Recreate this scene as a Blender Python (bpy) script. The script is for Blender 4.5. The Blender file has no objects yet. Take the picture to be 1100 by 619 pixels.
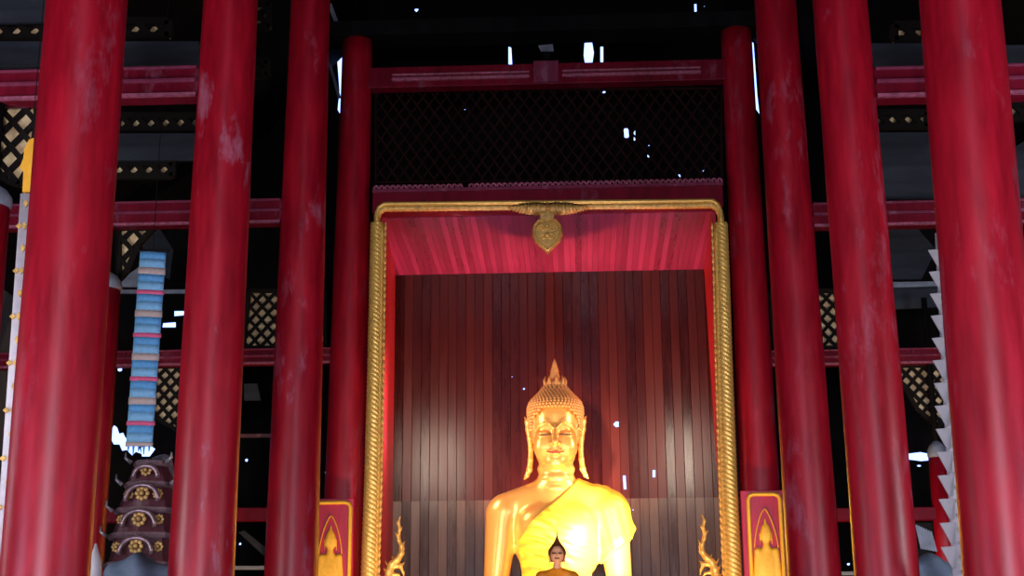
import bpy, math, random
import numpy as np
from mathutils import Vector, Matrix
from mathutils.geometry import delaunay_2d_cdt
random.seed(7)
PI = math.pi
EYE = 1.5                      # eye height above the floor
F, PITCH, YAW, ROLL, CX = 1618.3, 0.2803, 0.0438, -0.0067, 0.33
D = [8.48, 12.07, 15.83, 19.6] # rows of nave columns
BACK = 22.2                    # rear wall
scene = bpy.context.scene
col = scene.collection

# ------------------------------------------------------------------ camera
cy, sy, cp, sp = math.cos(YAW), math.sin(YAW), math.cos(PITCH), math.sin(PITCH)
FW = Vector((-sy*cp, cy*cp, sp)); R0 = Vector((cy, sy, 0)); U0 = R0.cross(FW)
cr, sr = math.cos(ROLL), math.sin(ROLL)
RT = R0*cr + U0*sr; UP = U0*cr - R0*sr
cam = bpy.data.objects.new('camera', bpy.data.cameras.new('camera')); col.objects.link(cam)
m = Matrix((RT, UP, -FW)).transposed().to_4x4(); m.translation = Vector((CX, 0, EYE))
cam.matrix_world = m
cam.data.sensor_fit = 'HORIZONTAL'; cam.data.sensor_width = 36; cam.data.lens = F*36/1100
cam.data.clip_end = 200
scene.camera = cam

def at(x, y, Y):
    d = FW + RT*((x-550)/F) - UP*((y-309.5)/F)
    return Vector((CX, 0, EYE)) + d*(Y/d.y)
def atx(x, y, X):
    d = FW + RT*((x-550)/F) - UP*((y-309.5)/F)
    return Vector((CX, 0, EYE)) + d*((X-CX)/d.x)
def scl(x, y, Y):              # metres per pixel there
    return (at(x, y, Y)-Vector((CX, 0, EYE))).dot(FW)/F

# ------------------------------------------------------------------ materials
def nt(name):
    m = bpy.data.materials.new(name); m.use_nodes = True
    t = m.node_tree; return m, t, t.nodes['Principled BSDF']
def N(t, kind, **kw):
    n = t.nodes.new(kind)
    for k, v in kw.items():
        if k in n.inputs: n.inputs[k].default_value = v
        else: setattr(n, k, v)
    return n
def ramp(t, a, b, c0=(0,0,0,1), c1=(1,1,1,1)):
    r = t.nodes.new('ShaderNodeValToRGB')
    r.color_ramp.elements[0].position = a; r.color_ramp.elements[0].color = c0
    r.color_ramp.elements[1].position = b; r.color_ramp.elements[1].color = c1
    return r
def c4(c): return (c[0], c[1], c[2], 1)
def simple(name, c, rough=.6, metal=0, var=.25, scale=6, stretch=(1,1,1), bump=0, emis=None, spec=.5):
    m, t, b = nt(name)
    co = N(t, 'ShaderNodeTexCoord'); mp = N(t, 'ShaderNodeMapping'); mp.inputs['Scale'].default_value = stretch
    t.links.new(co.outputs['Object'], mp.inputs['Vector'])
    no = N(t, 'ShaderNodeTexNoise', Scale=scale, Detail=6.0, Roughness=.6)
    t.links.new(mp.outputs['Vector'], no.inputs['Vector'])
    r = ramp(t, .3, .7, c4([x*(1-var) for x in c]), c4([min(1, x*(1+var)) for x in c]))
    t.links.new(no.outputs['Fac'], r.inputs['Fac']); t.links.new(r.outputs['Color'], b.inputs['Base Color'])
    b.inputs['Roughness'].default_value = rough; b.inputs['Metallic'].default_value = metal
    b.inputs['Specular IOR Level'].default_value = spec
    if bump:
        bp = N(t, 'ShaderNodeBump', Strength=bump, Distance=.02)
        t.links.new(no.outputs['Fac'], bp.inputs['Height']); t.links.new(bp.outputs['Normal'], b.inputs['Normal'])
    return m
def lacquer(name, c, rough=.38, scuff=.5, seed=0., scuffc=(.50,.30,.42), spec=.5):
    m, t, b = nt(name)
    co = N(t, 'ShaderNodeTexCoord')
    mp = N(t, 'ShaderNodeMapping'); mp.inputs['Scale'].default_value = (1,1,.16); mp.inputs['Location'].default_value = (seed,seed*2,seed*.7)
    t.links.new(co.outputs['Object'], mp.inputs['Vector'])
    n1 = N(t, 'ShaderNodeTexNoise', Scale=9.0, Detail=8.0, Roughness=.65)
    t.links.new(mp.outputs['Vector'], n1.inputs['Vector'])
    r1 = ramp(t, .3, .72, c4([x*.62 for x in c]), c4([x*1.3 for x in c]))
    t.links.new(n1.outputs['Fac'], r1.inputs['Fac'])
    mp2 = N(t, 'ShaderNodeMapping'); mp2.inputs['Scale'].default_value = (1,1,.35); mp2.inputs['Location'].default_value = (seed*3,seed,seed)
    t.links.new(co.outputs['Object'], mp2.inputs['Vector'])
    n2 = N(t, 'ShaderNodeTexNoise', Scale=2.6, Detail=10.0, Roughness=.72)
    t.links.new(mp2.outputs['Vector'], n2.inputs['Vector'])
    r2 = ramp(t, .565, .74, (0,0,0,1), (scuff,)*3+(1,))
    t.links.new(n2.outputs['Fac'], r2.inputs['Fac'])
    mx = N(t, 'ShaderNodeMix', data_type='RGBA'); mx.inputs['B'].default_value = c4(scuffc)
    t.links.new(r2.outputs['Color'], mx.inputs['Factor']); t.links.new(r1.outputs['Color'], mx.inputs['A'])
    t.links.new(mx.outputs['Result'], b.inputs['Base Color'])
    b.inputs['Specular IOR Level'].default_value = spec
    rr = N(t, 'ShaderNodeMapRange'); rr.inputs['To Min'].default_value = rough-.08; rr.inputs['To Max'].default_value = rough+.14
    t.links.new(n1.outputs['Fac'], rr.inputs['Value']); t.links.new(rr.outputs['Result'], b.inputs['Roughness'])
    bp = N(t, 'ShaderNodeBump', Strength=.16, Distance=.01)
    t.links.new(n1.outputs['Fac'], bp.inputs['Height']); t.links.new(bp.outputs['Normal'], b.inputs['Normal'])
    return m
def planks(name, c0, c1, width, axis='X', rough=(.28,.5), along=.12, groove=.25, seam=None, coat=0, low=None, spec=.5):
    """boards of the given width laid side by side along one axis; each with its own tone and grain"""
    m, t, b = nt(name); L = t.links
    co = N(t, 'ShaderNodeTexCoord'); sx = N(t, 'ShaderNodeSeparateXYZ'); L.new(co.outputs['Object'], sx.inputs[0])
    dv = N(t, 'ShaderNodeMath', operation='DIVIDE'); dv.inputs[1].default_value = width; L.new(sx.outputs[axis], dv.inputs[0])
    fl = N(t, 'ShaderNodeMath', operation='FLOOR'); L.new(dv.outputs[0], fl.inputs[0])
    fr = N(t, 'ShaderNodeMath', operation='FRACT'); L.new(dv.outputs[0], fr.inputs[0])
    idn = fl.outputs[0]
    if seam is not None:
        gt = N(t, 'ShaderNodeMath', operation='GREATER_THAN'); gt.inputs[1].default_value = seam; L.new(sx.outputs['Z'], gt.inputs[0])
        ml = N(t, 'ShaderNodeMath', operation='MULTIPLY_ADD'); ml.inputs[1].default_value = 37.3; L.new(gt.outputs[0], ml.inputs[0]); L.new(fl.outputs[0], ml.inputs[2])
        idn = ml.outputs[0]
    wn = N(t, 'ShaderNodeTexWhiteNoise', noise_dimensions='1D'); L.new(idn, wn.inputs['W'])
    mp = N(t, 'ShaderNodeMapping'); mp.inputs['Scale'].default_value = (1,1,along) if axis == 'X' and seam is not None else (1,along,along)
    L.new(co.outputs['Object'], mp.inputs['Vector'])
    ad = N(t, 'ShaderNodeVectorMath', operation='ADD'); L.new(mp.outputs[0], ad.inputs[0]); L.new(wn.outputs['Color'], ad.inputs[1])
    no = N(t, 'ShaderNodeTexNoise', Scale=11.0, Detail=8.0, Roughness=.62); L.new(ad.outputs[0], no.inputs['Vector'])
    sm = N(t, 'ShaderNodeMath', operation='MULTIPLY_ADD'); sm.inputs[1].default_value = .45; L.new(wn.outputs['Value'], sm.inputs[0]); 
    hl = N(t, 'ShaderNodeMath', operation='MULTIPLY'); hl.inputs[1].default_value = .6; L.new(no.outputs['Fac'], hl.inputs[0]); L.new(hl.outputs[0], sm.inputs[2])
    r = ramp(t, .2, .75, c4(c0), c4(c1)); L.new(sm.outputs[0], r.inputs['Fac'])
    if low:
        rl = ramp(t, .2, .75, c4(low[0]), c4(low[1])); L.new(sm.outputs[0], rl.inputs['Fac'])
        ml2 = N(t, 'ShaderNodeMix', data_type='RGBA'); L.new(gt.outputs[0], ml2.inputs['Factor']); L.new(rl.outputs['Color'], ml2.inputs['A']); L.new(r.outputs['Color'], ml2.inputs['B'])
        class _O: outputs = {'Color': ml2.outputs['Result']}
        r = _O
    # groove mask
    a = N(t, 'ShaderNodeMath', operation='SUBTRACT'); a.inputs[1].default_value = .5; L.new(fr.outputs[0], a.inputs[0])
    ab = N(t, 'ShaderNodeMath', operation='ABSOLUTE'); L.new(a.outputs[0], ab.inputs[0])
    g = ramp(t, .46, .495, (1,1,1,1), (groove,)*3+(1,)); L.new(ab.outputs[0], g.inputs['Fac'])
    mu = N(t, 'ShaderNodeMix', data_type='RGBA', blend_type='MULTIPLY'); mu.inputs['Factor'].default_value = 1
    L.new(r.outputs['Color'], mu.inputs['A']); L.new(g.outputs['Color'], mu.inputs['B']); L.new(mu.outputs['Result'], b.inputs['Base Color'])
    rr = N(t, 'ShaderNodeMapRange'); rr.inputs['From Min'].default_value = .2; rr.inputs['From Max'].default_value = .8
    rr.inputs['To Min'].default_value = rough[0]; rr.inputs['To Max'].default_value = rough[1]
    L.new(sm.outputs[0], rr.inputs['Value']); L.new(rr.outputs[0], b.inputs['Roughness'])
    hh = N(t, 'ShaderNodeMath', operation='MULTIPLY_ADD'); hh.inputs[1].default_value = .35; L.new(sm.outputs[0], hh.inputs[0]); L.new(g.outputs['Color'], hh.inputs[2])
    bp = N(t, 'ShaderNodeBump', Strength=.5, Distance=.02); L.new(hh.outputs[0], bp.inputs['Height']); L.new(bp.outputs['Normal'], b.inputs['Normal'])
    b.inputs['Specular IOR Level'].default_value = spec; b.inputs['Coat Weight'].default_value = coat; b.inputs['Coat Roughness'].default_value = .25
    return m

M = {}
RED = (.33, .002, .012)
for i,sc_ in enumerate((.22,.60,.42,.2,.2,.28,.3,.2)): M['red%d' % i] = lacquer('red_lacquer_%d' % i, RED, .36, sc_, seed=(11.3,3.1,6.2,9.3,14.1,1.7,21.5,17.9)[i], spec=.42)
M['beam'] = lacquer('beam_red', (.15,.002,.012), .5, .25, 5, spec=.15)
M['beam_dull'] = lacquer('beam_red_dusty', (.20,.025,.055), .6, .9, 9, (.40,.2,.25), spec=.2)
M['edge'] = simple('worn_beam_edge', (.32,.08,.12), .6, spec=.2, scale=20, var=.45)
M['niche_red'] = lacquer('niche_red', (.38,.008,.02), .4, .3, 2)
M['ceil'] = planks('niche_ceiling_planks', (.14,.005,.036), (.28,.018,.10), .085, 'X', (.25,.45), groove=.3, coat=.4)
M['wall'] = planks('niche_wall_planks', (.012,.0008,.0006), (.042,.0034,.0018), .135, 'X', (.22,.42), seam=4.64, spec=.22, groove=.4, coat=0, low=((.025,.014,.014),(.085,.055,.048)))
M['gold'] = simple('gold_paint', (.90,.52,.11), .38, .45, scale=14, var=.18, bump=.1)
M['gold_old'] = simple('old_gold', (.72,.42,.10), .48, .3, scale=20, var=.35, bump=.3)
M['gild'] = simple('statue_gilding', (1,.53,.14), .30, .5, scale=5, var=.06)
M['gild_curl'] = simple('statue_curl_gilding', (.66,.31,.09), .5, .2, scale=25, var=.15)
M['robe'] = simple('yellow_robe_cloth', (1,.57,.05), .42, .15, scale=6, var=.10, stretch=(1,1,1))
M['lip'] = simple('painted_lip_line', (.42,.05,.03), .5)
M['eyeline'] = simple('painted_eye_line', (.16,.06,.03), .5)
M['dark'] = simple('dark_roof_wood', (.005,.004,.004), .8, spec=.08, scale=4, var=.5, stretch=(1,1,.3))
M['darkred'] = simple('dark_red_wood', (.018,.003,.003), .6, spec=.1, scale=8, var=.5)
M['grey'] = simple('dusty_grey_board', (.030,.033,.038), .7, spec=.15, scale=3, var=.4, stretch=(.3,1,2))
M['palegrey'] = simple('pale_grey_board', (.22,.24,.27), .6, scale=5, var=.4)  # pale grey tone; on the right edge board it paints a lit line
M['mat'] = simple('woven_matting', (.90,.58,.28), .8, scale=9, var=.35)
M['lattice'] = simple('black_lattice_wood', (.010,.007,.005), .7, spec=.1)
M['floor'] = planks('floor_boards', (.05,.02,.012), (.12,.05,.03), .2, 'X', (.3,.5))
M['plaster'] = simple('plaster', (.10,.09,.085), .85, scale=3, var=.2)
M['blue'] = simple('blue_banner_cloth', (.10,.33,.62), .7, scale=30, var=.15)
M['lightblue'] = simple('pale_blue_band', (.20,.45,.68), .7, scale=30, var=.12)
M['tan'] = simple('tan_band', (.50,.38,.34), .7, scale=30, var=.15)
M['pink'] = simple('pink_band', (.72,.10,.22), .6, scale=30, var=.15)
M['white'] = simple('white_cloth', (.60,.54,.53), .7, scale=12, var=.1)
M['offwhite'] = simple('cream_tassel', (.50,.45,.42), .7, scale=12, var=.08)
M['orange'] = simple('orange_cloth', (.95,.42,.02), .6, scale=12, var=.15)
M['panel'] = lacquer('panel_crimson', (.42,.008,.04), .42, .2, 4)
M['panelgold'] = simple('panel_gold_paint', (.92,.48,.03), .45, .25, scale=30, var=.12)
M['skin'] = simple('pale_face_paint', (.85,.42,.22), .5, scale=10, var=.06)
M['hair'] = simple('dark_brown_paint', (.13,.045,.012), .5, scale=40, var=.3)
M['orobe'] = simple('orange_statue_robe', (.80,.27,.015), .45, scale=10, var=.15)
M['tier'] = lacquer('tier_maroon', (.09,.02,.025), .4, .7, 6, (.4,.3,.28))
M['tieredge'] = simple('silvery_tier_edge', (.30,.19,.19), .3, .5, scale=20, var=.4)
M['flower'] = simple('faded_gold_flower', (.55,.33,.10), .5, .3, scale=20, var=.4)
M['foil'] = simple('crinkled_plastic_wrap', (.28,.25,.25), .25, .3, scale=9, var=.6, bump=.6)
M['greycloth'] = simple('grey_blue_cloth', (.12,.16,.21), .75, scale=5, var=.35)
M['lamp'] = simple('lamp_body', (.03,.03,.03), .5)

# ------------------------------------------------------------------ object helpers
def link(name, me, mat=None, parent=None, smooth=False):
    o = bpy.data.objects.new(name, me); col.objects.link(o)
    if mat is not None: me.materials.append(mat)
    if parent is not None: o.parent = parent
    if smooth: me.polygons.foreach_set('use_smooth', [True]*len(me.polygons))
    return o
def tag(o, label, cat, group=None, kind=None):
    if label: o['label'] = label
    if cat: o['category'] = cat
    if group: o['group'] = group
    if kind: o['kind'] = kind
    return o
def struct(o): o['kind'] = 'structure'; return o
def thing(name, label, cat, loc=(0,0,0), group=None):
    o = bpy.data.objects.new(name, None); col.objects.link(o); o.location = loc; o.empty_display_size = .1
    return tag(o, label, cat, group)

class MB:
    def __init__(s, origin=(0,0,0)): s.v=[]; s.f=[]; s.o=Vector(origin)
    def add(s, vs, fs):
        n=len(s.v); s.v += [tuple(Vector(v)-s.o) for v in vs]; s.f += [tuple(i+n for i in f) for f in fs]
    def box(s, a, b):
        x0,y0,z0=a; x1,y1,z1=b
        s.add([(x0,y0,z0),(x1,y0,z0),(x1,y1,z0),(x0,y1,z0),(x0,y0,z1),(x1,y0,z1),(x1,y1,z1),(x0,y1,z1)],
              [(0,3,2,1),(4,5,6,7),(0,1,5,4),(1,2,6,5),(2,3,7,6),(3,0,4,7)])
    def prism(s, pts, d):      # polygon extruded by the vector d
        n=len(pts); d=Vector(d)
        s.add([Vector(p) for p in pts]+[Vector(p)+d for p in pts],
              [tuple(range(n-1,-1,-1)), tuple(range(n,2*n))]+[(i,(i+1)%n,(i+1)%n+n,i+n) for i in range(n)])
    def bar(s, a, b, w, up=(0,1,0), t=None):
        a=Vector(a); b=Vector(b); d=(b-a).normalized(); u=Vector(up); sdir=d.cross(u).normalized()*w/2; u=u*(t or w)/2
        s.add([a-sdir-u,a+sdir-u,a+sdir+u,a-sdir+u,b-sdir-u,b+sdir-u,b+sdir+u,b-sdir+u],
              [(0,1,2,3),(7,6,5,4),(0,4,5,1),(1,5,6,2),(2,6,7,3),(3,7,4,0)])
    def tube(s, pts, rad, n=10, twist=0, lobes=0, lobe_amp=0, squash=1):
        pts=[Vector(p) for p in pts]; rings=[]; vs=[]; prev=None; L=0
        for i,p in enumerate(pts):
            t=(pts[min(i+1,len(pts)-1)]-pts[max(i-1,0)]).normalized()
            if prev is None:
                a=Vector((0,1,0)); a=(a-t*a.dot(t)).normalized()
            else: a=(prev-t*prev.dot(t)).normalized()
            prev=a; b=t.cross(a)
            if i: L+=(p-pts[i-1]).length
            r=rad(i/(len(pts)-1)) if callable(rad) else rad
            for k in range(n):
                th=2*PI*k/n
                rr=r*(1+lobe_amp*abs(math.sin(lobes*(th+twist*L)/2))) if lobes else r
                vs.append(p+a*math.cos(th)*rr*squash+b*math.sin(th)*rr)
        m=len(pts)
        fs=[(i*n+k,i*n+(k+1)%n,(i+1)*n+(k+1)%n,(i+1)*n+k) for i in range(m-1) for k in range(n)]
        fs+= [tuple(range(n-1,-1,-1)), tuple((m-1)*n+k for k in range(n))]
        s.add(vs,fs)
    def lathe(s, c, prof, n=24, sx=1, sy_=1):
        vs=[]; c=Vector(c)
        for r,z in prof:
            for k in range(n): vs.append(c+Vector((r*sx*math.cos(2*PI*k/n), r*sy_*math.sin(2*PI*k/n), z)))
        m=len(prof)
        fs=[(i*n+k,i*n+(k+1)%n,(i+1)*n+(k+1)%n,(i+1)*n+k) for i in range(m-1) for k in range(n)]
        fs+=[tuple(range(n-1,-1,-1)), tuple((m-1)*n+k for k in range(n))]
        s.add(vs,fs)
    def ball(s, c, r, n=8, m=5, sc=(1,1,1)):
        prof=[]
        vs=[]; c=Vector(c)
        vs.append(c+Vector((0,0,-r*sc[2])))
        for i in range(1,m):
            ph=-PI/2+PI*i/m
            for k in range(n): vs.append(c+Vector((r*sc[0]*math.cos(ph)*math.cos(2*PI*k/n), r*sc[1]*math.cos(ph)*math.sin(2*PI*k/n), r*sc[2]*math.sin(ph))))
        vs.append(c+Vector((0,0,r*sc[2])))
        fs=[(0,1+(k+1)%n,1+k) for k in range(n)]
        for i in range(m-2):
            fs+=[(1+i*n+k,1+i*n+(k+1)%n,1+(i+1)*n+(k+1)%n,1+(i+1)*n+k) for k in range(n)]
        e=len(vs)-1; b=1+(m-2)*n
        fs+=[(e,b+k,b+(k+1)%n) for k in range(n)]
        s.add(vs,fs)
    def mesh(s, name):
        me=bpy.data.meshes.new(name); me.from_pydata(s.v,[],s.f); me.update(); return me
    def build(s, name, mat, parent=None, smooth=False, bevel=0):
        o=link(name, s.mesh(name), mat, parent, smooth)
        if parent is None: o.location=s.o
        if bevel:
            b=o.modifiers.new('bevel','BEVEL'); b.width=bevel; b.segments=2; b.limit_method='ANGLE'
        return o

# ------------------------------------------------------------------ implicit surfaces (surface nets)
def surf(f, lo, hi, h):
    lo=np.array(lo,float); hi=np.array(hi,float)
    n=np.ceil((hi-lo)/h).astype(int)+1
    ax=[lo[i]+h*np.arange(n[i]) for i in range(3)]
    X,Y,Z=np.meshgrid(*ax,indexing='ij'); V=f(X,Y,Z); I=V<0
    off=[(a,b,c) for a in (0,1) for b in (0,1) for c in (0,1)]
    sh=tuple(n-1)
    cnt=np.zeros(sh); P=np.zeros(sh+(3,))
    sl=lambda o:tuple(slice(o[i],o[i]+n[i]-1) for i in range(3))
    for a in off:
        for d in range(3):
            if a[d]: continue
            b=list(a); b[d]=1; b=tuple(b)
            va,vb=V[sl(a)],V[sl(b)]; x=(va<0)!=(vb<0)
            t=np.where(x,va/np.where(x,va-vb,1),0)
            cnt+=x
            for k in range(3):
                P[...,k]+=np.where(x,(a[k]+(t if k==d else 0)),0)
    act=cnt>0; idx=-np.ones(sh,int); idx[act]=np.arange(act.sum())
    base=np.stack(np.meshgrid(*[np.arange(s) for s in sh],indexing='ij'),-1)
    verts=lo+h*(base[act]+P[act]/cnt[act][:,None])
    faces=[]
    for d in range(3):
        u,w=(d+1)%3,(d+2)%3
        s0=[slice(1,-1)]*3; s1=[slice(1,-1)]*3
        s0[d]=slice(0,-1); s1[d]=slice(1,None)
        A,B=I[tuple(s0)],I[tuple(s1)]; q=np.argwhere(A!=B)
        if not len(q): continue
        fl=A[tuple(q.T)]
        q=q+1; q[:,d]-=1
        def g(du,dw):
            r=q.copy(); r[:,u]-=du; r[:,w]-=dw; return idx[tuple(r.T)]
        F4=np.stack([g(1,1),g(0,1),g(0,0),g(1,0)],1)
        F4[~fl]=F4[~fl][:,::-1]; faces.append(F4)
    F4=np.concatenate(faces); F4=F4[(F4>=0).all(1)]
    return verts,F4
def surf_obj(name, f, lo, hi, h, mat, parent=None, relax=1):
    v,fa=surf(f,lo,hi,h)
    me=bpy.data.meshes.new(name); me.from_pydata(v.tolist(),[],fa.tolist()); me.update()
    o=link(name,me,mat,parent,True)
    if relax:
        s=o.modifiers.new('smooth','SMOOTH'); s.factor=.5; s.iterations=relax
    return o
def ell(X,Y,Z,c,r):
    r=[float(q) for q in r]
    x,y,z=(X-c[0])/r[0],(Y-c[1])/r[1],(Z-c[2])/r[2]
    k0=np.sqrt(x*x+y*y+z*z); k1=np.sqrt((x/r[0])**2+(y/r[1])**2+(z/r[2])**2)+1e-9
    return k0*(k0-1)/k1
def cap(X,Y,Z,a,b,ra,rb):
    ax,ay,az=a; bx,by,bz=b[0]-ax,b[1]-ay,b[2]-az
    L=bx*bx+by*by+bz*bz
    t=np.clip(((X-ax)*bx+(Y-ay)*by+(Z-az)*bz)/L,0,1)
    return np.sqrt((X-ax-t*bx)**2+(Y-ay-t*by)**2+(Z-az-t*bz)**2)-(ra+(rb-ra)*t)
def smin(a,b,k):
    h=np.clip(.5+.5*(b-a)/k,0,1); return b*(1-h)+a*h-k*h*(1-h)
def smax(a,b,k): return -smin(-a,-b,k)

# ------------------------------------------------------------------ the shell
XW, ZT, YF = 7.6, 14.5, -8.0
def holed_wall(name, outer, holes, Y, mat, thick=.05):
    """outer, holes: lists of (X, Z)"""
    loops=[outer]+holes; V=[];Fc=[]
    for l in loops: n=len(V); V+=[Vector(p) for p in l]; Fc.append(list(range(n,len(V))))
    E=[(f[k],f[(k+1)%len(f)]) for f in Fc for k in range(len(f))]
    co,_,tris,*_r=delaunay_2d_cdt(V,E,[],0,1e-6)
    def inside(p,l):
        c=False
        for k in range(len(l)):
            (x0,y0),(x1,y1)=l[k],l[k-1]
            if (y0>p[1])!=(y1>p[1]) and p[0]<(x1-x0)*(p[1]-y0)/(y1-y0)+x0: c=not c
        return c
    keep=[]
    for t in tris:
        c=((co[t[0]][0]+co[t[1]][0]+co[t[2]][0])/3,(co[t[0]][1]+co[t[1]][1]+co[t[2]][1])/3)
        if inside(c,outer) and not any(inside(c,h) for h in holes): keep.append(tuple(t))
    me=bpy.data.meshes.new(name); me.from_pydata([(v.x,Y,v.y) for v in co],[],keep); me.update()
    bm_fix(me)
    o=link(name,me,mat)
    s=o.modifiers.new('solid','SOLIDIFY'); s.thickness=thick; s.offset=0
    return struct(o)
def bm_fix(me):
    import bmesh
    b=bmesh.new(); b.from_mesh(me); bmesh.ops.recalc_face_normals(b,faces=b.faces); b.to_mesh(me); b.free()
def blob(x,y,w,h,k=8):         # a ragged gap as seen at pixel x, y
    out=[]
    for i in range(k):
        a=2*PI*i/k; q=random.uniform(.62,1.0)
        p=at(x+w/2*q*math.cos(a), y+h/2*q*math.sin(a), BACK); out.append((p.x,p.z))
    return out
def poly(pts): return [(at(x,y,BACK).x, at(x,y,BACK).z) for x,y in pts]

nl, nr = at(421,560,BACK).x-.35, at(776,560,BACK).x+.35
NZ = at(590,293,BACK).z         # niche ceiling height
gaps=[blob(447,9,6,6), poly([(546,48),(549,49),(550,68),(546,68)]), poly([(628,44),(636,43),(638,55),(636,69),(629,70),(627,58)]),
      poly([(645,48),(648,48),(648,69),(645,69)]), blob(648,97,8,6), poly([(670,136),(675,136),(676,147),(671,147)]), blob(673,151,4,3),
      poly([(681,138),(682.5,138),(682.5,150),(681,150)]), blob(696,146,2.5,4), blob(697,155,2.5,3), blob(697,166,4,5), blob(730,188,3,7),
      blob(755,182,4,3), blob(757,5,2,2), poly([(746,2),(748.5,2),(749,22),(746.5,22)]), blob(499,116,2,2),
      poly([(360,42),(369,46),(369,95),(366,123),(362,116),(364,95)]), poly([(804.5,41),(810,44),(814,100),(816.5,122),(811,114),(808.5,95)]),
      poly([(578,47),(594,46),(595,53),(584,55)][::-1]) if False else blob(775,160,1.5,1.5),
      blob(128,396,7,6), poly([(174,346),(188,345),(188,351),(173,351)]), poly([(186,333),(197,333),(197,338),(186,339)]),
      blob(965,283,7,6), blob(969,317,6,5), blob(264,494,4,4), blob(257,584,4,4), blob(912,606,5,4),
      poly([(974,487),(990,485),(1000,487),(1000,494),(990,495),(975,493)]), blob(988,500,6,3),
      poly([(118,461),(121,456),(125,459),(127,465),(131,464),(134,470),(140,472),(142,477),(148,478),(151,487),(145,485),(141,489),(135,483),(130,484),(127,477),(121,477),(117,470)]),
      poly([(150,480),(160,478),(166,482),(160,490),(151,490)]),
      poly([(846,508),(851,512),(853,519),(848,520)]), blob(350,507,5,4)]
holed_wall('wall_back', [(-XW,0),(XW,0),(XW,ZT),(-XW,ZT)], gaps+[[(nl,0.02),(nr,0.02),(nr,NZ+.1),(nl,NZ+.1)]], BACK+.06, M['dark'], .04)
ngaps=[blob(662,456,8,8), poly([(669,511),(672,511),(673,526),(670,526)]), poly([(701,505),(704,505),(704,513),(701,513)]),
       blob(550,405,1.5,1.5), blob(563,418,2.5,2.5), blob(680,548,2,2)]
holed_wall('wall_niche', [(nl-.1,0),(nr+.1,0),(nr+.1,NZ+.15),(nl-.1,NZ+.15)], ngaps, BACK, M['wall'], .03)

b=MB(); b.box((-XW-.1,YF-.1,-.12),(XW+.1,BACK+.2,0)); struct(b.build('floor', M['floor']))
b=MB(); b.box((-XW-.15,YF,0),(-XW,BACK+.1,ZT)); struct(b.build('wall_left', M['plaster']))
b=MB(); b.box((XW,YF,0),(XW+.15,BACK+.1,ZT)); struct(b.build('wall_right', M['plaster']))
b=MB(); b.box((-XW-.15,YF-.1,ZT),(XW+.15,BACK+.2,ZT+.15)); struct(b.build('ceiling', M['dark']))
# front wall with the tall doorway behind the photographer
b=MB(); b.box((-XW,YF-.15,0),(-2.2,YF,ZT)); b.box((2.2,YF-.15,0),(XW,YF,ZT)); b.box((-2.2,YF-.15,4.6),(2.2,YF,ZT))
struct(b.build('wall_front', M['plaster']))

# unseen slab added behind the camera, cuts doorway light on the upper columns
b=MB(); b.box((-XW,YF,3.7),(XW,-2.2,3.9)); struct(b.build('ceiling_light_blocker', M['dark']))
# aisle roofs: dark boarded slopes from the nave down to the side walls
for s,nm in ((-1,'ceiling_aisle_left'),(1,'ceiling_aisle_right')):
    b=MB(); b.prism([(s*2.95,YF+.1,12.2),(s*(XW-.02),YF+.1,7.3),(s*(XW-.02),YF+.1,7.38),(s*2.95,YF+.1,12.28)],(0,BACK-YF-.2,0))
    struct(b.build(nm, M['dark']))

# ------------------------------------------------------------------ nave columns
names={(-1,0):'glossy crimson round column, nearest and thickest on the left side of the nave',
       (-1,1):'crimson round column with pale scuffs, second from the left',
       (-1,2):'slim crimson round column, third from the left, beside the far left one with the painted panel',
       (-1,3):'farthest left red column, against the left side of the gilded rope frame',
       (1,3):'farthest right red column, against the right side of the gilded rope frame',
       (1,2):'slim crimson round column, third from the right, next to the far right one with the painted panel',
       (1,1):'crimson round column, second from the right of the picture, bluish streaks low on its right edge',
       (1,0):'glossy crimson round column, nearest and thickest on the right side of the nave'}
meas={(-1,0):(20,49.5,135,599,2,97),(-1,1):(20,218,276,599,182,252),(-1,2):(20,312,354,599,285,342),(-1,3):(100,366,399,599,346,391),
      (1,3):(100,777,811,599,799,842),(1,2):(20,812,856,599,845,902),(1,1):(20,875,932.5,599,917,985),(1,0):(20,990,1075,599,1034,1129)}
COL={}
for (s,i),(ya,xa0,xa1,yb,xb0,xb1) in meas.items():
    A=at((xa0+xa1)/2,ya,D[i]); B=at((xb0+xb1)/2,yb,D[i])
    ra=(xa1-xa0)/2*scl(xa0,ya,D[i]); rb=(xb1-xb0)/2*scl(xb0,yb,D[i])
    def X(z,A=A,B=B): return B.x+(A.x-B.x)*(z-B.z)/(A.z-B.z)
    def Rr(z,A=A,B=B,ra=ra,rb=rb): return rb+(ra-rb)*(z-B.z)/(A.z-B.z)
    top = 10.6 if i<3 else at(380,41,D[3]).z
    base=Vector((X(0),D[i],0)); b=MB(base); n=64; K=26
    vs=[]; fs=[]
    for j in range(K+1):
        z=top*j/K; r=min(Rr(z),Rr(0)*.99)+(.0015*math.sin(j*1.7+i*3))
        for k in range(n):
            th=2*PI*k/n; rr=r*(1+.004*math.sin(3*th+i+z*.5))
            vs.append((X(z)+rr*math.cos(th),D[i]+rr*math.sin(th),z))
    fs=[(j*n+k,j*n+(k+1)%n,(j+1)*n+(k+1)%n,(j+1)*n+k) for j in range(K) for k in range(n)]
    fs+=[tuple(range(n-1,-1,-1)),tuple(K*n+k for k in range(n))]
    b.add(vs,fs)
    o=b.build('round_column',M['red%d'%(i if s<0 else 4+i)],None,True)
    tag(o,names[(s,i)],'column','nave columns'); COL[(s,i)]=(X,Rr)
    # stone footing ring
    f=MB(base); r=Rr(0); f.lathe((X(0),D[i],0),[(r+.10,0),(r+.10,.12),(r+.06,.2),(r+.004,.26)],48)
    f.build('column_base',M['plaster'],o,True)

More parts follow.
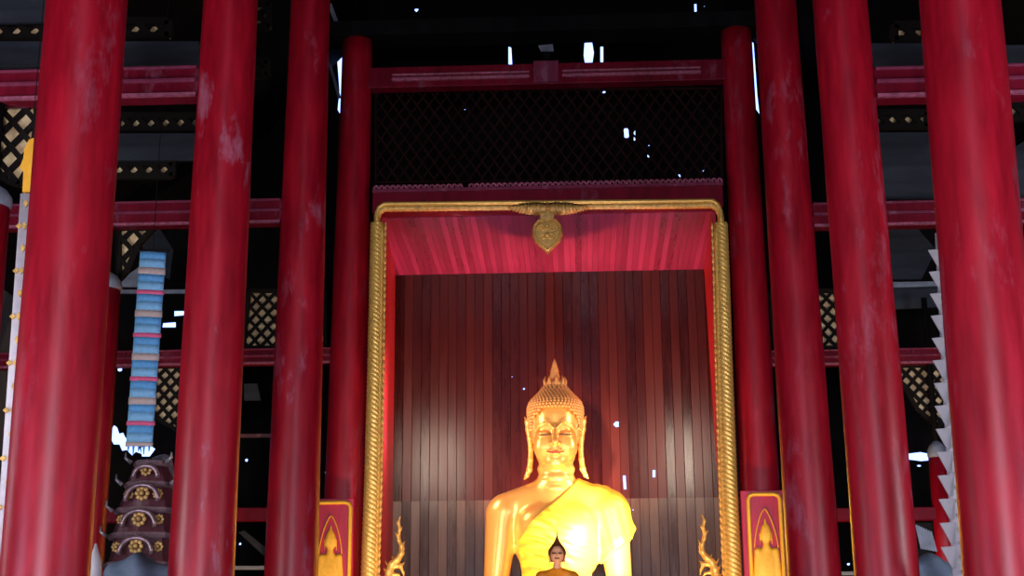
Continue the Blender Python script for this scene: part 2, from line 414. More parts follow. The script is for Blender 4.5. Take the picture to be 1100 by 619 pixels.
# ------------------------------------------------------------------ aisle columns
def aisle_col(x,ytop,Yd,X0,label,h=None,r=.2):
    z=h if h else at(x,ytop,Yd).z
    b=MB((X0,Yd,0)); b.lathe((X0,Yd,0),[(r*1.12,0),(r*1.05,z*.3),(r*.98,z*.75),(r*.92,z-.1)],40)
    o=b.build('aisle_column',M['red1'],None,True); tag(o,label,'column','shorter red aisle columns')
    c=MB((X0,Yd,0)); c.lathe((X0,Yd,0),[(r*.92,z-.1),(r*1.0,z-.06),(r*.96,z+.0),(r*.75,z+.06),(r*.3,z+.12)],40); c.build('capital',M['palegrey'],o,True)
    c=MB((X0,Yd,0)); c.lathe((X0,Yd,0),[(r*.3,z+.1),(r*.3,6.9)],16); c.build('neck_post',M['dark'],o,True)
    return o
aisle_col(-10,212,D[1],at(-12,215,D[1]).x,'short red aisle column with pale top at the left edge of the picture')
aisle_col(112,303,D[2],at(110,330,D[2]).x,'short dark red aisle column just right of the nearest left nave column, pale top')
aisle_col(205,0,D[3],-4.75,'short red aisle column mostly hidden behind the second left nave column',h=4.9)
aisle_col(1011,484,D[3],at(1011,540,D[3]).x,'short dark red aisle column in the right gap beside the white tasselled banner',r=.125)

# ------------------------------------------------------------------ beams
def beam(name,label,x0,x1,ya,yb,Y,mat,depth=.2,lip=True,xref=None,group='red tie beams'):
    """red timber between X x0 and x1; top/bottom from the picture rows ya, yb"""
    xr=xref if xref else 590
    zt,zb=at(xr,ya,Y).z,at(xr,yb,Y).z
    xm=(x0+x1)/2; b=MB((xm,Y,zb)); h=zt-zb
    b.box((x0,Y-depth/2,zb),(x1,Y+depth/2,zt))
    o=b.build(name,mat,None,False,.012); tag(o,label,'beam',group)
    if lip:
        b=MB((xm,Y,zb)); b.box((x0+.02,Y-depth/2-.03,zb+h*.42),(x1-.02,Y-depth/2+.01,zb+h*.55)); b.box((x0+.02,Y-depth/2-.025,zt-h*.12),(x1-.02,Y-depth/2+.01,zt-h*.02))
        b.build('moulding',M['beam_dull'],o,False,.008)
        b=MB((xm,Y,zb)); b.box((x0+.02,Y-depth/2-.02,zb-.012),(x1-.02,Y-depth/2+.02,zb+.016))
        b.build('worn_edge',M['edge'],o)
    return o,zt,zb
for s,sd in ((-1,'left'),(1,'right')):
    outer=s*(XW-.05)
    def span(i): 
        X,Rr=COL[(s,i)]; z=7.0; a=X(z)+s*Rr(z)*.9; return (min(a,outer),max(a,outer))
    xr=165 if s<0 else 965
    a=span(1); beam('tie_beam','thick crimson tie beam high in the %s aisle, topmost there, with worn pale lower edge'%sd,a[0],a[1],77,108,D[1],M['beam'],.22,True,xr)
    a=span(2); beam('tie_beam','crimson tie beam in the %s aisle, second from the top, above the lattice bracket'%sd,a[0],a[1],219,244,D[2],M['beam'],.2,True,xr)
    xr=280 if s<0 else 950
    a=span(3); beam('tie_beam','crimson tie beam in the %s aisle, third from the top, under the diamond lattice'%sd,a[0],a[1],376,392,D[3],M['beam'],.18,True,xr)
    beam('rail_beam','thin crimson rail low in the %s aisle, lowest beam in the gaps between columns'%sd,a[0],a[1],546,560,D[3],M['beam'],.14,False,xr)

# central beams
Xl=lambda z:COL[(-1,3)][0](z); Xr=lambda z:COL[(1,3)][0](z)
o,zt,zb=beam('cross_beam','carved crimson cross beam spanning the nave high above the gilded frame',Xl(10)+.1,Xr(10)-.1,71,93,D[3],M['beam'],.2,False)
zc=(zt+zb)/2
for x0,x1 in ((421,569),(604,753)):
    b=MB(o.location); a,c=at(x0,82,D[3]-.1).x,at(x1,82,D[3]-.1).x
    b.box((a,D[3]-.15,zc-.07),(c,D[3]-.09,zc-.02)); b.box((a,D[3]-.14,zc+.01),(c,D[3]-.09,zc+.04))
    b.build('raised_moulding',M['edge'],o,False,.02)
b=MB(o.location); a,c=at(573,82,D[3]-.1).x,at(600,82,D[3]-.1).x; b.box((a,D[3]-.13,zb+.02),(c,D[3]-.09,zt+.03)); b.build('centre_block',M['beam_dull'],o,False,.01)

# dark upper beam covering the column heads, and rafters
def darkbeam(label,x0,x1,ya,yb,Y,mat,depth=.25,name='roof_beam',xref=590):
    zt,zb=at(xref,ya,Y).z,at(xref,yb,Y).z
    b=MB(((x0+x1)/2,Y,zb)); b.box((x0,Y-depth/2,zb),(x1,Y+depth/2,zt)); o=b.build(name,mat,None,False,.01); return tag(o,label,'beam')
darkbeam('nearly black roof beam running across the nave just above the two far column heads',Xl(10)-.45,Xr(10)+.45,24,40,D[3],M['dark'],.45)
b=MB((0,D[3]-.3,10)); p=at(587,51,D[3]+.4); q=scl(587,51,D[3])
bb=MB(p); bb.prism([p+Vector((-9*q,0,3*q)),p+Vector((-6*q,0,-4*q)),p+Vector((8*q,0,-4*q)),p+Vector((7*q,0,4*q))],(0,.03,0))
PL=bb
# post for the small board
bb=MB(p+Vector((0,.06,-.3))); bb.box((p.x-.05,p.y+.028,at(587,71,D[3]).z-.02),(p.x+.05,p.y+.10,at(587,24,D[3]).z))
po=tag(bb.build('roof_post',M['dark']),'short black roof post carrying a small pale plate, just above the high cross beam','post')
PL.v=[tuple(Vector(v)+PL.o-po.location) for v in PL.v]; PL.build('pale_plate',M['palegrey'],po)

# ------------------------------------------------------------------ header beam with cresting, at the top of the gilded frame
FY=D[3]-.35                      # plane of the gilded frame
zh0,zh1=at(590,219,FY+.12).z,at(590,204,FY+.12).z
hx0,hx1=at(400,210,FY).x,at(777,210,FY).x
b=MB(((hx0+hx1)/2,FY,zh0)); b.box((hx0,FY+.02,zh0-.1),(hx1,FY+.28,zh1)); hd=b.build('header_beam',M['beam'],None,False,.01)
tag(hd,'dark crimson header beam over the gilded rope frame, topped by a row of small scrolls','beam')
b=MB(hd.location); b.box((hx0,FY-.01,zh1-.03),(hx1,FY+.12,zh1+.015))
b.build('cresting_strip',M['beam_dull'],hd)
n=62; w=(hx1-hx0)/n
for k in range(n):
    if k in (16,): continue
    cx_=hx0+w*(k+.5); pts=[]
    for j in range(11):
        a=PI*1.35*j/10-.2; rr=w*.42*(1-.04*j); pts.append((cx_+rr*math.cos(a),FY+.05,zh1+.035+rr*1.3*math.sin(a)+.012))
    b=MB(hd.location); b.tube(pts,.017,6); b.build('crest_scroll',M['edge'],hd,True)

# ------------------------------------------------------------------ niche: side walls, ceiling
zc0=at(590,229,FY+.2).z
fl,fr_=at(413,235,FY+.25).x,at(765,235,FY+.25).x
bl,br=at(424.5,293,BACK).x,at(757,293,BACK).x
b=MB(); 
b.prism([(fl-.25,FY+.29,zc0),(fr_+.25,FY+.29,zc0),(fr_+.25,FY+.29,zc0+.05),(fl-.25,FY+.29,zc0+.05)],(0,.01,0))
nc=MB(); cw=[]
nc.add([(fl-.02,FY+.28,zc0),(fr_+.02,FY+.28,zc0),(br+.02,BACK-.02,NZ),(bl-.02,BACK-.02,NZ),(fl-.02,FY+.28,zc0+.06),(fr_+.02,FY+.28,zc0+.06),(br+.02,BACK-.02,NZ+.06),(bl-.02,BACK-.02,NZ+.06)],
       [(0,1,2,3),(7,6,5,4),(0,4,5,1),(1,5,6,2),(2,6,7,3),(3,7,4,0)])
struct(nc.build('ceiling_niche',M['ceil']))
# side walls: lower/upper back corners read from the picture
for s,nm,xt,xb,xf in ((-1,'wall_niche_left',424.5,421.5,410.5),(1,'wall_niche_right',757,776.5,768)):
    T=at(xt,300,BACK-.02); Bt=at(xb,610,BACK-.02); xbk=lambda z:Bt.x+(T.x-Bt.x)*(z-Bt.z)/(T.z-Bt.z)
    x0=at(xf,300,FY+.25).x; 
    if s>0: x0=fr_
    else: x0=fl
    x0b=at(406 if s<0 else 779,610,FY+.25).x
    xfr=lambda z:x0b+(x0-x0b)*(z-Bt.z)/(T.z-Bt.z)
    z0,z1a,z1b=0,zc0+.03,NZ+.03; d=Vector((s*.05,0,0))
    q=[Vector((xfr(0),FY+.26,0)),Vector((xbk(0),BACK-.02,0)),Vector((xbk(z1b),BACK-.02,z1b)),Vector((xfr(z1a),FY+.26,z1a))]
    b=MB(); b.prism(q,d); struct(b.build(nm,M['niche_red']))

# ------------------------------------------------------------------ gilded rope frame
fo=thing('gilded_rope_arch','tall gilded twisted rope frame around the statue niche, rounded upper corners','frame',at(590,224,FY))
def framepath(sgn):
    if sgn<0: pts=[(397,619),(400,520),(402.5,400),(404,300),(405,240)]; c=[(405,232),(407.5,226),(413,222.5)]; end=(480,221.5)
    else: pts=[(787.5,619),(783,520),(779,400),(776.5,300),(774.5,240)]; c=[(774,230),(771,223),(766,219)]; end=(700,219.5)
    return pts,c,end
O=fo.location
for sgn in (-1,1):
    pts,c,end=framepath(sgn)
    P=[at(x,y,FY) for x,y in pts]; b0=P[0]+(P[0]-P[1])*((P[0].z-.02)/(P[1].z-P[0].z)) ; P=[b0]+P
    dense=[]
    for a,e in zip(P[:-1],P[1:]):
        k=max(2,int((e-a).length/.012)); dense+=[a.lerp(e,j/k) for j in range(k)]
    zlo,zhi=dense[0].z,dense[-1].z
    b=MB(O); b.tube(dense+[P[-1]],lambda t:.118-.038*t,28,twist=17,lobes=6,lobe_amp=.15)
    j=b.build('rope_jamb',M['gold'],fo,True)
    off=Vector((-sgn*.075,-.03,0))
    b=MB(O); b.tube([p+off*(1-.35*i/len(dense)) for i,p in enumerate(dense[::12])],lambda t:.05-.02*t,14)
    b.build('smooth_rod',M['gold'],j,True)
    # beads beside the rod
    b=MB(O)
    bp_=[p+off*1.65 for p in dense]; nb=len(bp_)-1
    b.tube(bp_,lambda t:.008+.013*abs(math.sin(t*nb*.4)),6)
    b.build('bead_row',M['gold_old'],j,True)
    # corner and half of the lintel
    Q=[P[-1]]+[at(x,y,FY) for x,y in c]+[at(x,y,FY) for x,y in [((c[-1][0]*(1-t)+588*t),(c[-1][1]*(1-t)+220.5*t)) for t in np.linspace(.02,1,60)]]
    dn=[]
    for a,e in zip(Q[:-1],Q[1:]):
        k=max(1,int((e-a).length/.015)); dn+=[a.lerp(e,i/k) for i in range(k)]
    dn.append(Q[-1])
    b=MB(O); b.tube([p+Vector((0,-.02,.035)) for p in dn],.030,12); b.build('lintel_rod',M['gold'],fo,True)
    b=MB(O); b.tube([p+Vector((0,.01,-.02)) for p in dn],.036,12,twist=30,lobes=3,lobe_amp=.3); b.build('lintel_rope',M['gold_old'],fo,True)
    # long leaf at the centre
    b=MB(O); d=-1 if sgn<0 else 1
    tip=at(544 if d<0 else 634,223,FY-.10); root=at(587 if d<0 else 589.5,223.5,FY-.10)
    N_=24; up=[];lo_=[]
    for i in range(N_+1):
        t=i/N_; p=root.lerp(tip,t); w=.105*math.sin(PI*(.22+.78*t))**.6*(1-.45*t)
        sc=1+.22*abs(math.sin(t*18)); up.append(p+Vector((0,0,w*.9))); lo_.append(p-Vector((0,0,w*sc)))
    vs=[];
    for u,l in zip(up,lo_):
        mid=(u+l)/2+Vector((0,-.045,0)); vs+=[u,mid,l,(u+l)/2+Vector((0,.02,0))]
    fs=[]
    for i in range(N_):
        a=i*4
        for k in range(4): fs.append((a+k,a+(k+1)%4,a+4+(k+1)%4,a+4+k))
    fs+=[(3,2,1,0),tuple(N_*4+k for k in range(4))]
    b.add(vs,fs)
    for i in range(2,N_-2,2):
        b.tube([up[i]+Vector((0,-.01,0)),(up[i]+lo_[i])/2+Vector((d*.03,-.055,0)),lo_[i]+Vector((d*.05,-.02,0))],.009,5)
    b.build('leaf_scroll',M['gold_old'],fo,True)
# heart pendant
pc=at(588,252,FY-.08); q=scl(588,252,FY)
def heart(k,dy,sc=1):
    out=[]
    prof=[(0,16),(7,17),(13,14),(16.5,7),(16.5,-1),(13.5,-8),(8,-14),(3.5,-18),(0,-22)]
    for x,z in prof+[(-x,z) for x,z in prof[-2:0:-1]]: out.append(pc+Vector((x*q*sc,dy,z*q*sc)))
    return out
b=MB(O); h0=heart(0,.03);h1=heart(0,-.02,.93);h2=heart(0,-.045,.7);n=len(h0)
b.add(h0+h1+h2,[tuple(range(n))]+[(i,(i+1)%n,(i+1)%n+n,i+n)[::-1] for i in range(n)]+[(i+n,(i+1)%n+n,(i+1)%n+2*n,i+2*n)[::-1] for i in range(n)]+[tuple(range(2*n,3*n))[::-1]])
b.box(pc+Vector((-.09,-.03,.17)),pc+Vector((.09,.03,.33)))
pd=b.build('heart_pendant',M['gold_old'],fo)
b=MB(O)
for s in (-1,1):
    for cx_,cz,r0 in ((.075,.07,.055),(.05,-.05,.045)):
        b.tube([pc+Vector((s*(cx_+r0*(1-j/26)*math.cos(j*.45)),-.055,cz+r0*(1-j/26)*math.sin(j*.45))) for j in range(22)],.011,6)
    b.tube([pc+Vector((s*x*q,-.045,z*q)) for x,z in ((2,14),(9,15),(14,9),(14,-1),(10,-9),(4,-15),(0,-19))],.014,6)
b.ball(pc+Vector((0,-.05,-.02)),.035,10,6); b.ball(pc+Vector((0,-.05,.1)),.03,10,6)
b.build('scroll_relief',M['gold'],pd,True)

# ------------------------------------------------------------------ big lattice above the header, dark
def lattice(name,label,outline,Y,cell,ang,mat,barw=.03,back=None,backcol=None,cat='lattice',group=None,th=.025):
    """diagonal slats clipped to a polygon (X,Z) standing in the plane Y"""
    xs=[p[0] for p in outline]; zs=[p[1] for p in outline]; c=Vector((sum(xs)/len(xs),Y,sum(zs)/len(zs)))
    b=MB(c)
    def clip(p,d):
        ts=[]
        n=len(outline)
        for i in range(n):
            a=outline[i]; e=outline[(i+1)%n]; ex,ez=e[0]-a[0],e[1]-a[1]
            den=d[0]*ez-d[1]*ex
            if abs(den)<1e-9: continue
            t=((a[0]-p[0])*ez-(a[1]-p[1])*ex)/den; u=((a[0]-p[0])*d[1]-(a[1]-p[1])*d[0])/den
            if 0<=u<=1: ts.append(t)
        ts.sort(); return [(ts[i],ts[i+1]) for i in range(0,len(ts)-1,2)]
    R_=max(max(xs)-min(xs),max(zs)-min(zs))
    for k,sg in enumerate((1,-1)):
        d=(math.cos(ang)*sg,math.sin(ang)); nrm=(-d[1],d[0])
        for i in range(int(-R_/cell)-1,int(R_/cell)+2):
            p=(c.x+nrm[0]*i*cell,c.z+nrm[1]*i*cell)
            for t0,t1 in clip(p,d):
                if t1-t0<.02: continue
                yy=Y-th*k
                b.bar((p[0]+d[0]*t0,yy,p[1]+d[1]*t0),(p[0]+d[0]*t1,yy,p[1]+d[1]*t1),barw,(0,1,0),th)
    n=len(outline)
    for i in range(n):
        a=outline[i];e=outline[(i+1)%n]; b.bar((a[0],Y-th/2,a[1]),(e[0],Y-th/2,e[1]),barw*1.2,(0,1,0),th*2.2)
    o=b.build(name,mat); tag(o,label,cat,group)
    if back:
        b=MB(c); b.prism([(x,Y+back,z) for x,z in outline],(0,.015,0)); b.build('matting',M['mat'],o)
    return o
def pz(pts,Y): return [(at(x,y,Y).x,at(x,y,Y).z) for x,y in pts]
lattice('dark_lattice_screen','large dark diagonal lattice filling the space between high cross beam and header',pz([(404,98),(775,96),(775,193),(404,197)],D[3]+.25),D[3]+.25,.14,PI*.31,M['darkred'],.022)

# aisle lattices with woven matting
LG='matting lattices in the aisles'
def L(label,pts,Y,cell,barw,ang=PI*.27):
    Y=Y+(.125 if Y<D[2]+.05 else .11); lattice('lattice_panel',label,pz(pts,Y),Y,cell,ang,M['lattice'],barw,back=.03,group=LG)
L('diamond lattice over tan matting, left aisle, just right of the second left column',[(268,313),(349,313),(350,374),(262,374)],D[3]+.02,.125,.042)
L('diamond lattice over tan matting, right aisle, between the third and second right columns',[(826,313),(905,313),(912,374),(832,374)],D[3]+.02,.125,.042)
L('coarse lattice bracket over tan matting at the left edge, under the topmost aisle beam',[(-20,109),(42,109),(38,170),(22,200),(8,195),(-20,165)],D[1]+.02,.155,.05)
L('lattice bracket over tan matting right of the nearest left column, under the second aisle beam',[(127,245),(166,245),(150,262),(138,290),(128,301)],D[2]+.02,.165,.055)
L('small lattice bracket over tan matting seen right of the blue banner',[(158,394),(206,394),(206,448),(190,462),(172,452),(160,440)],D[3]+.03,.12,.045)
L('small lattice bracket over tan matting in the right gap, above the bright light gap',[(962,393),(1024,393),(1024,452),(1006,458),(985,440),(966,408)],D[3]+.03,.12,.045)
for x0,x1,ya,yb,t,Yb in ((-5,60,26,42,'at the top left edge, above the topmost left beam',D[1]+.6),(128,182,24,40,'at the top between the nearest two left columns',D[1]+.6),
      (126,214,125,140,'between nearest left columns, just under topmost beam',D[2]+.1),(118,186,176,190,'between nearest left columns, above second beam',D[2]+.1),
      (938,996,122,137,'between nearest right columns, just under topmost beam',D[2]+.1),(960,994,28,44,'at the top between the two nearest right columns',D[1]+.6),
      (1080,1110,112,128,'right of nearest right column, under topmost beam',D[2]+.1),
      (266,290,4,30,'near the top between second and third left columns',D[2]+.1),(268,288,66,82,'high between second and third left columns',D[2]+.1)):
    L('narrow lattice strip over tan matting '+t,[(x0,ya),(x1,ya),(x1,yb),(x0,yb)],Yb,.13,.062)

# dusty boards in the aisles
BG='dark boards high in the aisles'
def board(label,pts,Y,mat,th=.05,name='wall_board'):
    p=pz(pts,Y); c=Vector((sum(a for a,_ in p)/len(p),Y,sum(z for _,z in p)/len(p))); b=MB(c)
    b.prism([(x,Y,z) for x,z in p],(0,th,0)); return tag(b.build(name,mat,None,False,.006),label,'board',BG)
board('dark grey board at the top left, just above the topmost left beam',[(-30,44),(214,44),(214,72),(-30,72)],D[1]+.5,M['grey'])
board('dark grey board at top left edge above the lattice strip',[(-30,0),(60,-4),(60,23),(-30,25)],D[1]+.55,M['grey'])
board('dark grey board between the two nearest left columns, halfway between the upper two beams',[(105,143),(214,143),(214,172),(105,172)],D[2]+.05,M['grey'])
board('dark grey board between the two nearest right columns, just above the topmost beam',[(930,46),(1000,46),(1000,74),(930,74)],D[1]+.5,M['grey'])
board('dark grey board at right edge above the topmost right beam',[(1064,48),(1120,48),(1120,73),(1064,73)],D[1]+.5,M['grey'])
board('wide dark grey board between the two nearest right columns, above the second beam',[(936,142),(1002,142),(1004,214),(938,214)],D[2]+.12,M['grey'])
board('dark grey board with slanted end at the right edge of the picture',[(1086,160),(1120,140),(1120,214),(1090,214)],D[2]+.05,M['grey'])
board('dim grey slanted board in the right gap under the second beam',[(950,243),(986,246),(1006,268),(990,300),(952,300)],D[3]+.5,M['grey'])
board('pale grey edge board in the right gap, lit line put into its colour',[(950,303),(1020,302),(1020,307),(952,309)],D[3]+.45,M['palegrey'])  # lit line set as a paler board colour
board('dim grey board in the right gap, under the pale edge board',[(952,310),(1010,309),(1008,330),(955,332)],D[3]+.55,M['grey'])
board('thin pale grey board in the left gap behind the blue banner',[(112,311),(206,311),(206,315),(112,315)],D[3]+.45,M['palegrey'])
board('dim grey slanted board in the left gap above the blue banner',[(148,248),(172,246),(186,268),(182,300),(160,290)],D[3]+.5,M['grey'])
board('grey wedge board in the left gap left of the blue banner',[(128,302),(150,286),(160,308),(130,308)],D[3]+.4,M['palegrey'])
board('dim grey vertical board in the narrow gap left of the third left column',[(262,412),(276,412),(280,430),(262,430)],D[3]+.5,M['grey'])
board('dim brown rail across the gap between second and third left columns',[(255,466),(300,466),(300,470),(255,470)],D[3]+.5,M['tier'])
board('grey slanted brace low between the second and third left columns',[(256,572),(262,570),(290,592),(286,600)],D[3]+.4,M['grey'])
board('grey rail lowest between the second and third left columns',[(250,608),(296,608),(296,612),(250,612)],D[3]+.3,M['palegrey'])
board('pale grey capping strip lowest in the gap left of the second right column',[(896,614),(926,614),(926,618),(896,618)],D[3]+.3,M['palegrey'])
board('dim grey upright strut beside the bright sliver near the third left column',[(352,5),(356,3),(371,43),(367,45)],D[3]+.6,M['palegrey'],.04,'strut')
board('pale diagonal strut beside the bright sliver near the third left column',[(352,66),(355,66),(366,104),(363,106)],D[3]+.6,M['palegrey'],.04,'strut')

# ------------------------------------------------------------------ painted panels with gold figure on the far column bases
def flat_figure(X,Y,Z,s):        # relief of a seated figure head and torso (unit: head width = 1 at s)
    f=ell(X,Y,Z,(0,0,0),(.5*s,.35*s,.72*s))
    f=smin(f,ell(X,Y,Z,(0,0,.5*s),(.36*s,.3*s,.45*s)),.12*s)
    f=smin(f,cap(X,Y,Z,(0,0,.8*s),(0,0,1.65*s),.16*s,.03*s),.1*s)
    f=smin(f,cap(X,Y,Z,(0,0,-.6*s),(0,0,-1.1*s),.26*s,.3*s),.12*s)
    f=smin(f,ell(X,Y,Z,(0,0,-2.6*s),(.85*s,.4*s,1.7*s)),.2*s)
    for q in (-1,1):
        f=smin(f,cap(X,Y,Z,(q*.72*s,0,-1.35*s),(q*.95*s,0,-3.6*s),.32*s,.26*s),.12*s)
        f=smin(f,cap(X,Y,Z,(q*.5*s,0,.1*s),(q*.5*s,0,-.75*s),.08*s,.07*s),.05*s)
    f=smin(f,ell(X,Y,Z,(0,0,-4.6*s),(1.7*s,.45*s,.7*s)),.2*s)
    return f
for sd,xc,yt,xa,xb in (('left',356,536,331,382),('right',820,527,797.5,842.5)):
    PY=D[3]-.42; A=at(xa,yt,PY); Bp=at(xb,yt,PY); q=scl(xc,yt,PY); Lx=at(xc,585,PY).x
    h=A.z-.6; c=Vector(((A.x+Bp.x)/2-(0.0),PY,.6))
    dx=at(xc,619,PY).x-at(xc,yt,PY).x
    T=thing('painted_panel','crimson panel with gold border and seated gold figure at the far %s column'%sd,'panel',c,'painted panels on the far columns')
    b=MB(c); b.box((c.x-24.5*q,PY,.6),(c.x+24*q,PY+.07,A.z)); b.build('board',M['panel'],T,False,.01)
    w=20.5*q if sd=='left' else 17*q; z1=A.z-4.5*q; fx=c.x+(.0 if sd=='left' else 0)
    path=[(fx-w,PY-.01,.75),(fx-w,PY-.01,z1-.07),(fx-w+.02,PY-.01,z1-.02),(fx-w+.07,PY-.01,z1),(fx+w-.07,PY-.01,z1),(fx+w-.02,PY-.01,z1-.02),(fx+w,PY-.01,z1-.07),(fx+w,PY-.01,.75),(fx-w,PY-.01,.75)]
    b=MB(c); b.tube(path,.026,8,squash=.7); b.build('gold_border',M['panelgold'],T,True)
    hz=at(xc,582 if sd=='left' else 575,PY).z; s=.15
    g=surf_obj('gold_figure',lambda X,Y,Z:flat_figure(X,Y/.5,Z,s)*.7,(-.3,-.1,-.9),(.3,.1,.3),.0095,M['panelgold'],T,1)
    g.location=(fx-c.x,-.01,hz-c.z)
    b=MB(c)
    for t0 in (-1,1):
        pts=[]
        for i in range(25):
            t=i/24; z=-1.05+t*3.25; x=1.0*(math.cos(t*PI/2)**.75 if t<1 else 0)*(1-.06*math.sin(t*PI))
            pts.append((fx+t0*x*s*.98,PY-.015,hz+z*s))
        b.tube(pts,.0085,6)
    b.build('halo_outline',M['panelgold'],T,True)

# ------------------------------------------------------------------ gold flame serpents inside the frame
def serpent(label,px,py,sgn):
    Yn=FY+.02; c=at(px,py,Yn); q=scl(px,py,Yn)
    T=thing('gilded_naga','%s'%label,'statue',(c.x,Yn,0),'gilded crested serpents')
    # outline points in px relative to (px,py); sgn mirrors
    tail=[(2,-62,.8),(0,-55,1.6),(2,-48,1.9),(0,-42,2.1),(1,-36,2.0),(4,-30,2.4),(4,-22,3.0),(0,-16,3.6),(-6,-11,3.8),(-9,-3,4.2),(-10,8,5.0),(-8,22,6),(-6,60,7),(-6,120,8)]
    def f(X,Y,Z):
        v=None
        def C(a,b_,ra,rb,k=1.2):
            nonlocal v
            w=cap(X,Y,Z,(a[0]*sgn,a[2] if len(a)>2 else 0,-a[1]),(b_[0]*sgn,b_[2] if len(b_)>2 else 0,-b_[1]),ra,rb)
            v=w if v is None else smin(v,w,k)
        for a,b_ in zip(tail[:-1],tail[1:]): C(a[:2],b_[:2],a[2],b_[2])
        # snout, jaw, crest flames
        C((-6,-8),(3,-9),3.2,2.4); C((3,-9),(7,-12),2.2,.8); C((3,-8),(6,-2),2.2,1.4); C((6,-2),(7,3),1.3,.5)
        C((-6,0),(1,1),2.6,1.6); C((1,1),(5,5),1.4,.5)
        for (a,b_) in (((-10,-8),(-14,-15)),((-12,-2),(-16,-8)),((-12,6),(-17,1)),((-4,-14),(-7,-20)),((4,-30),(8,-35)),((4,-24),(8,-28)),((0,-40),(-4,-45)),((1,-46),(5,-51))):
            C(a,b_,1.5,.4,.8)
        for sg in (-1,1): C((-4,-10,sg*2.6),(-4,-10.5,sg*2.8),1.3,1.2,.4)
        return v*q
    F_=lambda X,Y,Z: f(X/q,Y/q,Z/q)
    g=surf_obj('body',F_,(-19*q,-9*q,-125*q),(19*q,9*q,64*q),.0115,M['gold'],T,1)
    g.location=(0,0,c.z)
    b=MB((c.x,Yn,0)); b.lathe((c.x,Yn,0),[(.14,0),(.14,.3),(.11,.4),(.10,.8),(.09,max(.9,c.z-118*q))],20); b.build('pedestal',M['gold_old'],T,True)
serpent('gilded flame-crested serpent rising inside the left side of the frame',427,617,1)
serpent('gilded flame-crested serpent rising inside the right side of the frame',759,615,-1)

# ------------------------------------------------------------------ the great statue
BY=20.55
zb_=lambda y:at(597,y,BY).z
ox=at(597,480,BY).x; U_=scl(597,480,BY)
S=thing('buddha_statue','large gilded seated Buddha statue in a yellow robe in the centre niche','statue',(ox,BY,0))
# everything below in the eye-relative metres of the sketch, lifted by EYE
E_=EYE
def f_head(X,Y,Z):
    Z=Z-E_
    f=ell(X,Y,Z,(0,.02,4.00),(.337,.37,.40))
    f=smin(f,ell(X,Y,Z,(0,-.05,3.66),(.298,.305,.365)),.12)
    f=smin(f,ell(X,Y,Z,(0,-.20,3.385),(.14,.135,.10)),.10)
    ax=np.abs(X)
    f=smin(f,ell(ax,Y,Z,(.165,-.19,3.60),(.125,.125,.16)),.08)        # cheeks
    f=smax(f,-ell(ax,Y,Z,(.145,-.41,3.785),(.12,.095,.060)),.05)       # sockets
    f=smin(f,ell(ax,Y,Z,(.145,-.262,3.762),(.100,.085,.044)),.015)    # lids
    f=smax(f,-ell(ax,Y,Z,(.150,-.365,3.738),(.085,.035,.010)),.008)
    f=smin(f,cap(X,Y,Z,(0,-.345,3.86),(0,-.435,3.625),.022,.042),.045) # nose
    f=smin(f,ell(ax,Y,Z,(.048,-.372,3.607),(.038,.048,.030)),.022)
    pts=[(.035,-.378,3.830),(.085,-.385,3.885),(.155,-.365,3.905),(.225,-.315,3.875),(.280,-.240,3.80)]
    for a,b_ in zip(pts[:-1],pts[1:]): f=smin(f,cap(ax,Y,Z,a,b_,.015,.013),.020)
    f=smin(f,ell(ax,Y,Z,(.032,-.350,3.520),(.075,.040,.020)),.015)     # lips
    f=smin(f,ell(X,Y,Z,(0,-.348,3.472),(.070,.044,.026)),.018)
    n=cap(X,Y,Z,(0,.03,2.95),(0,.0,3.55),.27,.235)-.010*np.sin(Z*42)
    f=smin(f,n,.04)
    return f
surf_obj('head',f_head,(-.42,-.52,E_+2.95),(.42,.46,E_+4.5),.0105,M['gild'],S,1)
def f_body(X,Y,Z,robe=False):
    Z=Z-E_; ax=np.abs(X)
    f=ell(X,Y,Z,(0,.02,2.42),(.60,.36,.66))
    f=smin(f,ell(ax,Y,Z,(.25,-.17,2.55),(.26,.20,.22)),.15)
    f=smin(f,cap(ax,Y,Z,(0,.05,3.05),(.68,.03,2.80),.21,.21),.12)
    f=smin(f,ell(X,Y,Z,(0,.0,1.7),(.46,.32,.75)),.15)
    f=smin(f,cap(X,Y,Z,(0,.03,2.9),(0,.0,3.3),.26,.235),.10)
    f=smin(f,cap(ax,Y,Z,(.735,.03,2.73),(.835,-.02,1.75),.235,.165),.055 if not robe else .09)
    # elbows, forearms to the lap, crossed legs
    f=smin(f,cap(ax,Y,Z,(.835,-.02,1.72),(.66,-.62,1.12),.165,.11),.06)
    f=smin(f,cap(ax,Y,Z,(.25,.0,.85),(1.15,-.62,.78),.32,.24),.12)
    f=smin(f,cap(X,Y,Z,(1.15,-.62,.76),(-.45,-.86,.70),.22,.15),.08)
    f=smin(f,cap(X,Y,Z,(-1.15,-.62,.76),(.3,-.78,.82),.22,.14),.08)
    f=smin(f,ell(X,Y,Z,(0,0,.8),(.7,.5,.4)),.1)
    return f
BL=(-1.5,-1.15,E_+.4); BH=(1.5,.6,E_+3.2)
surf_obj('body',f_body,BL,BH,.025,M['gild'],S,2)
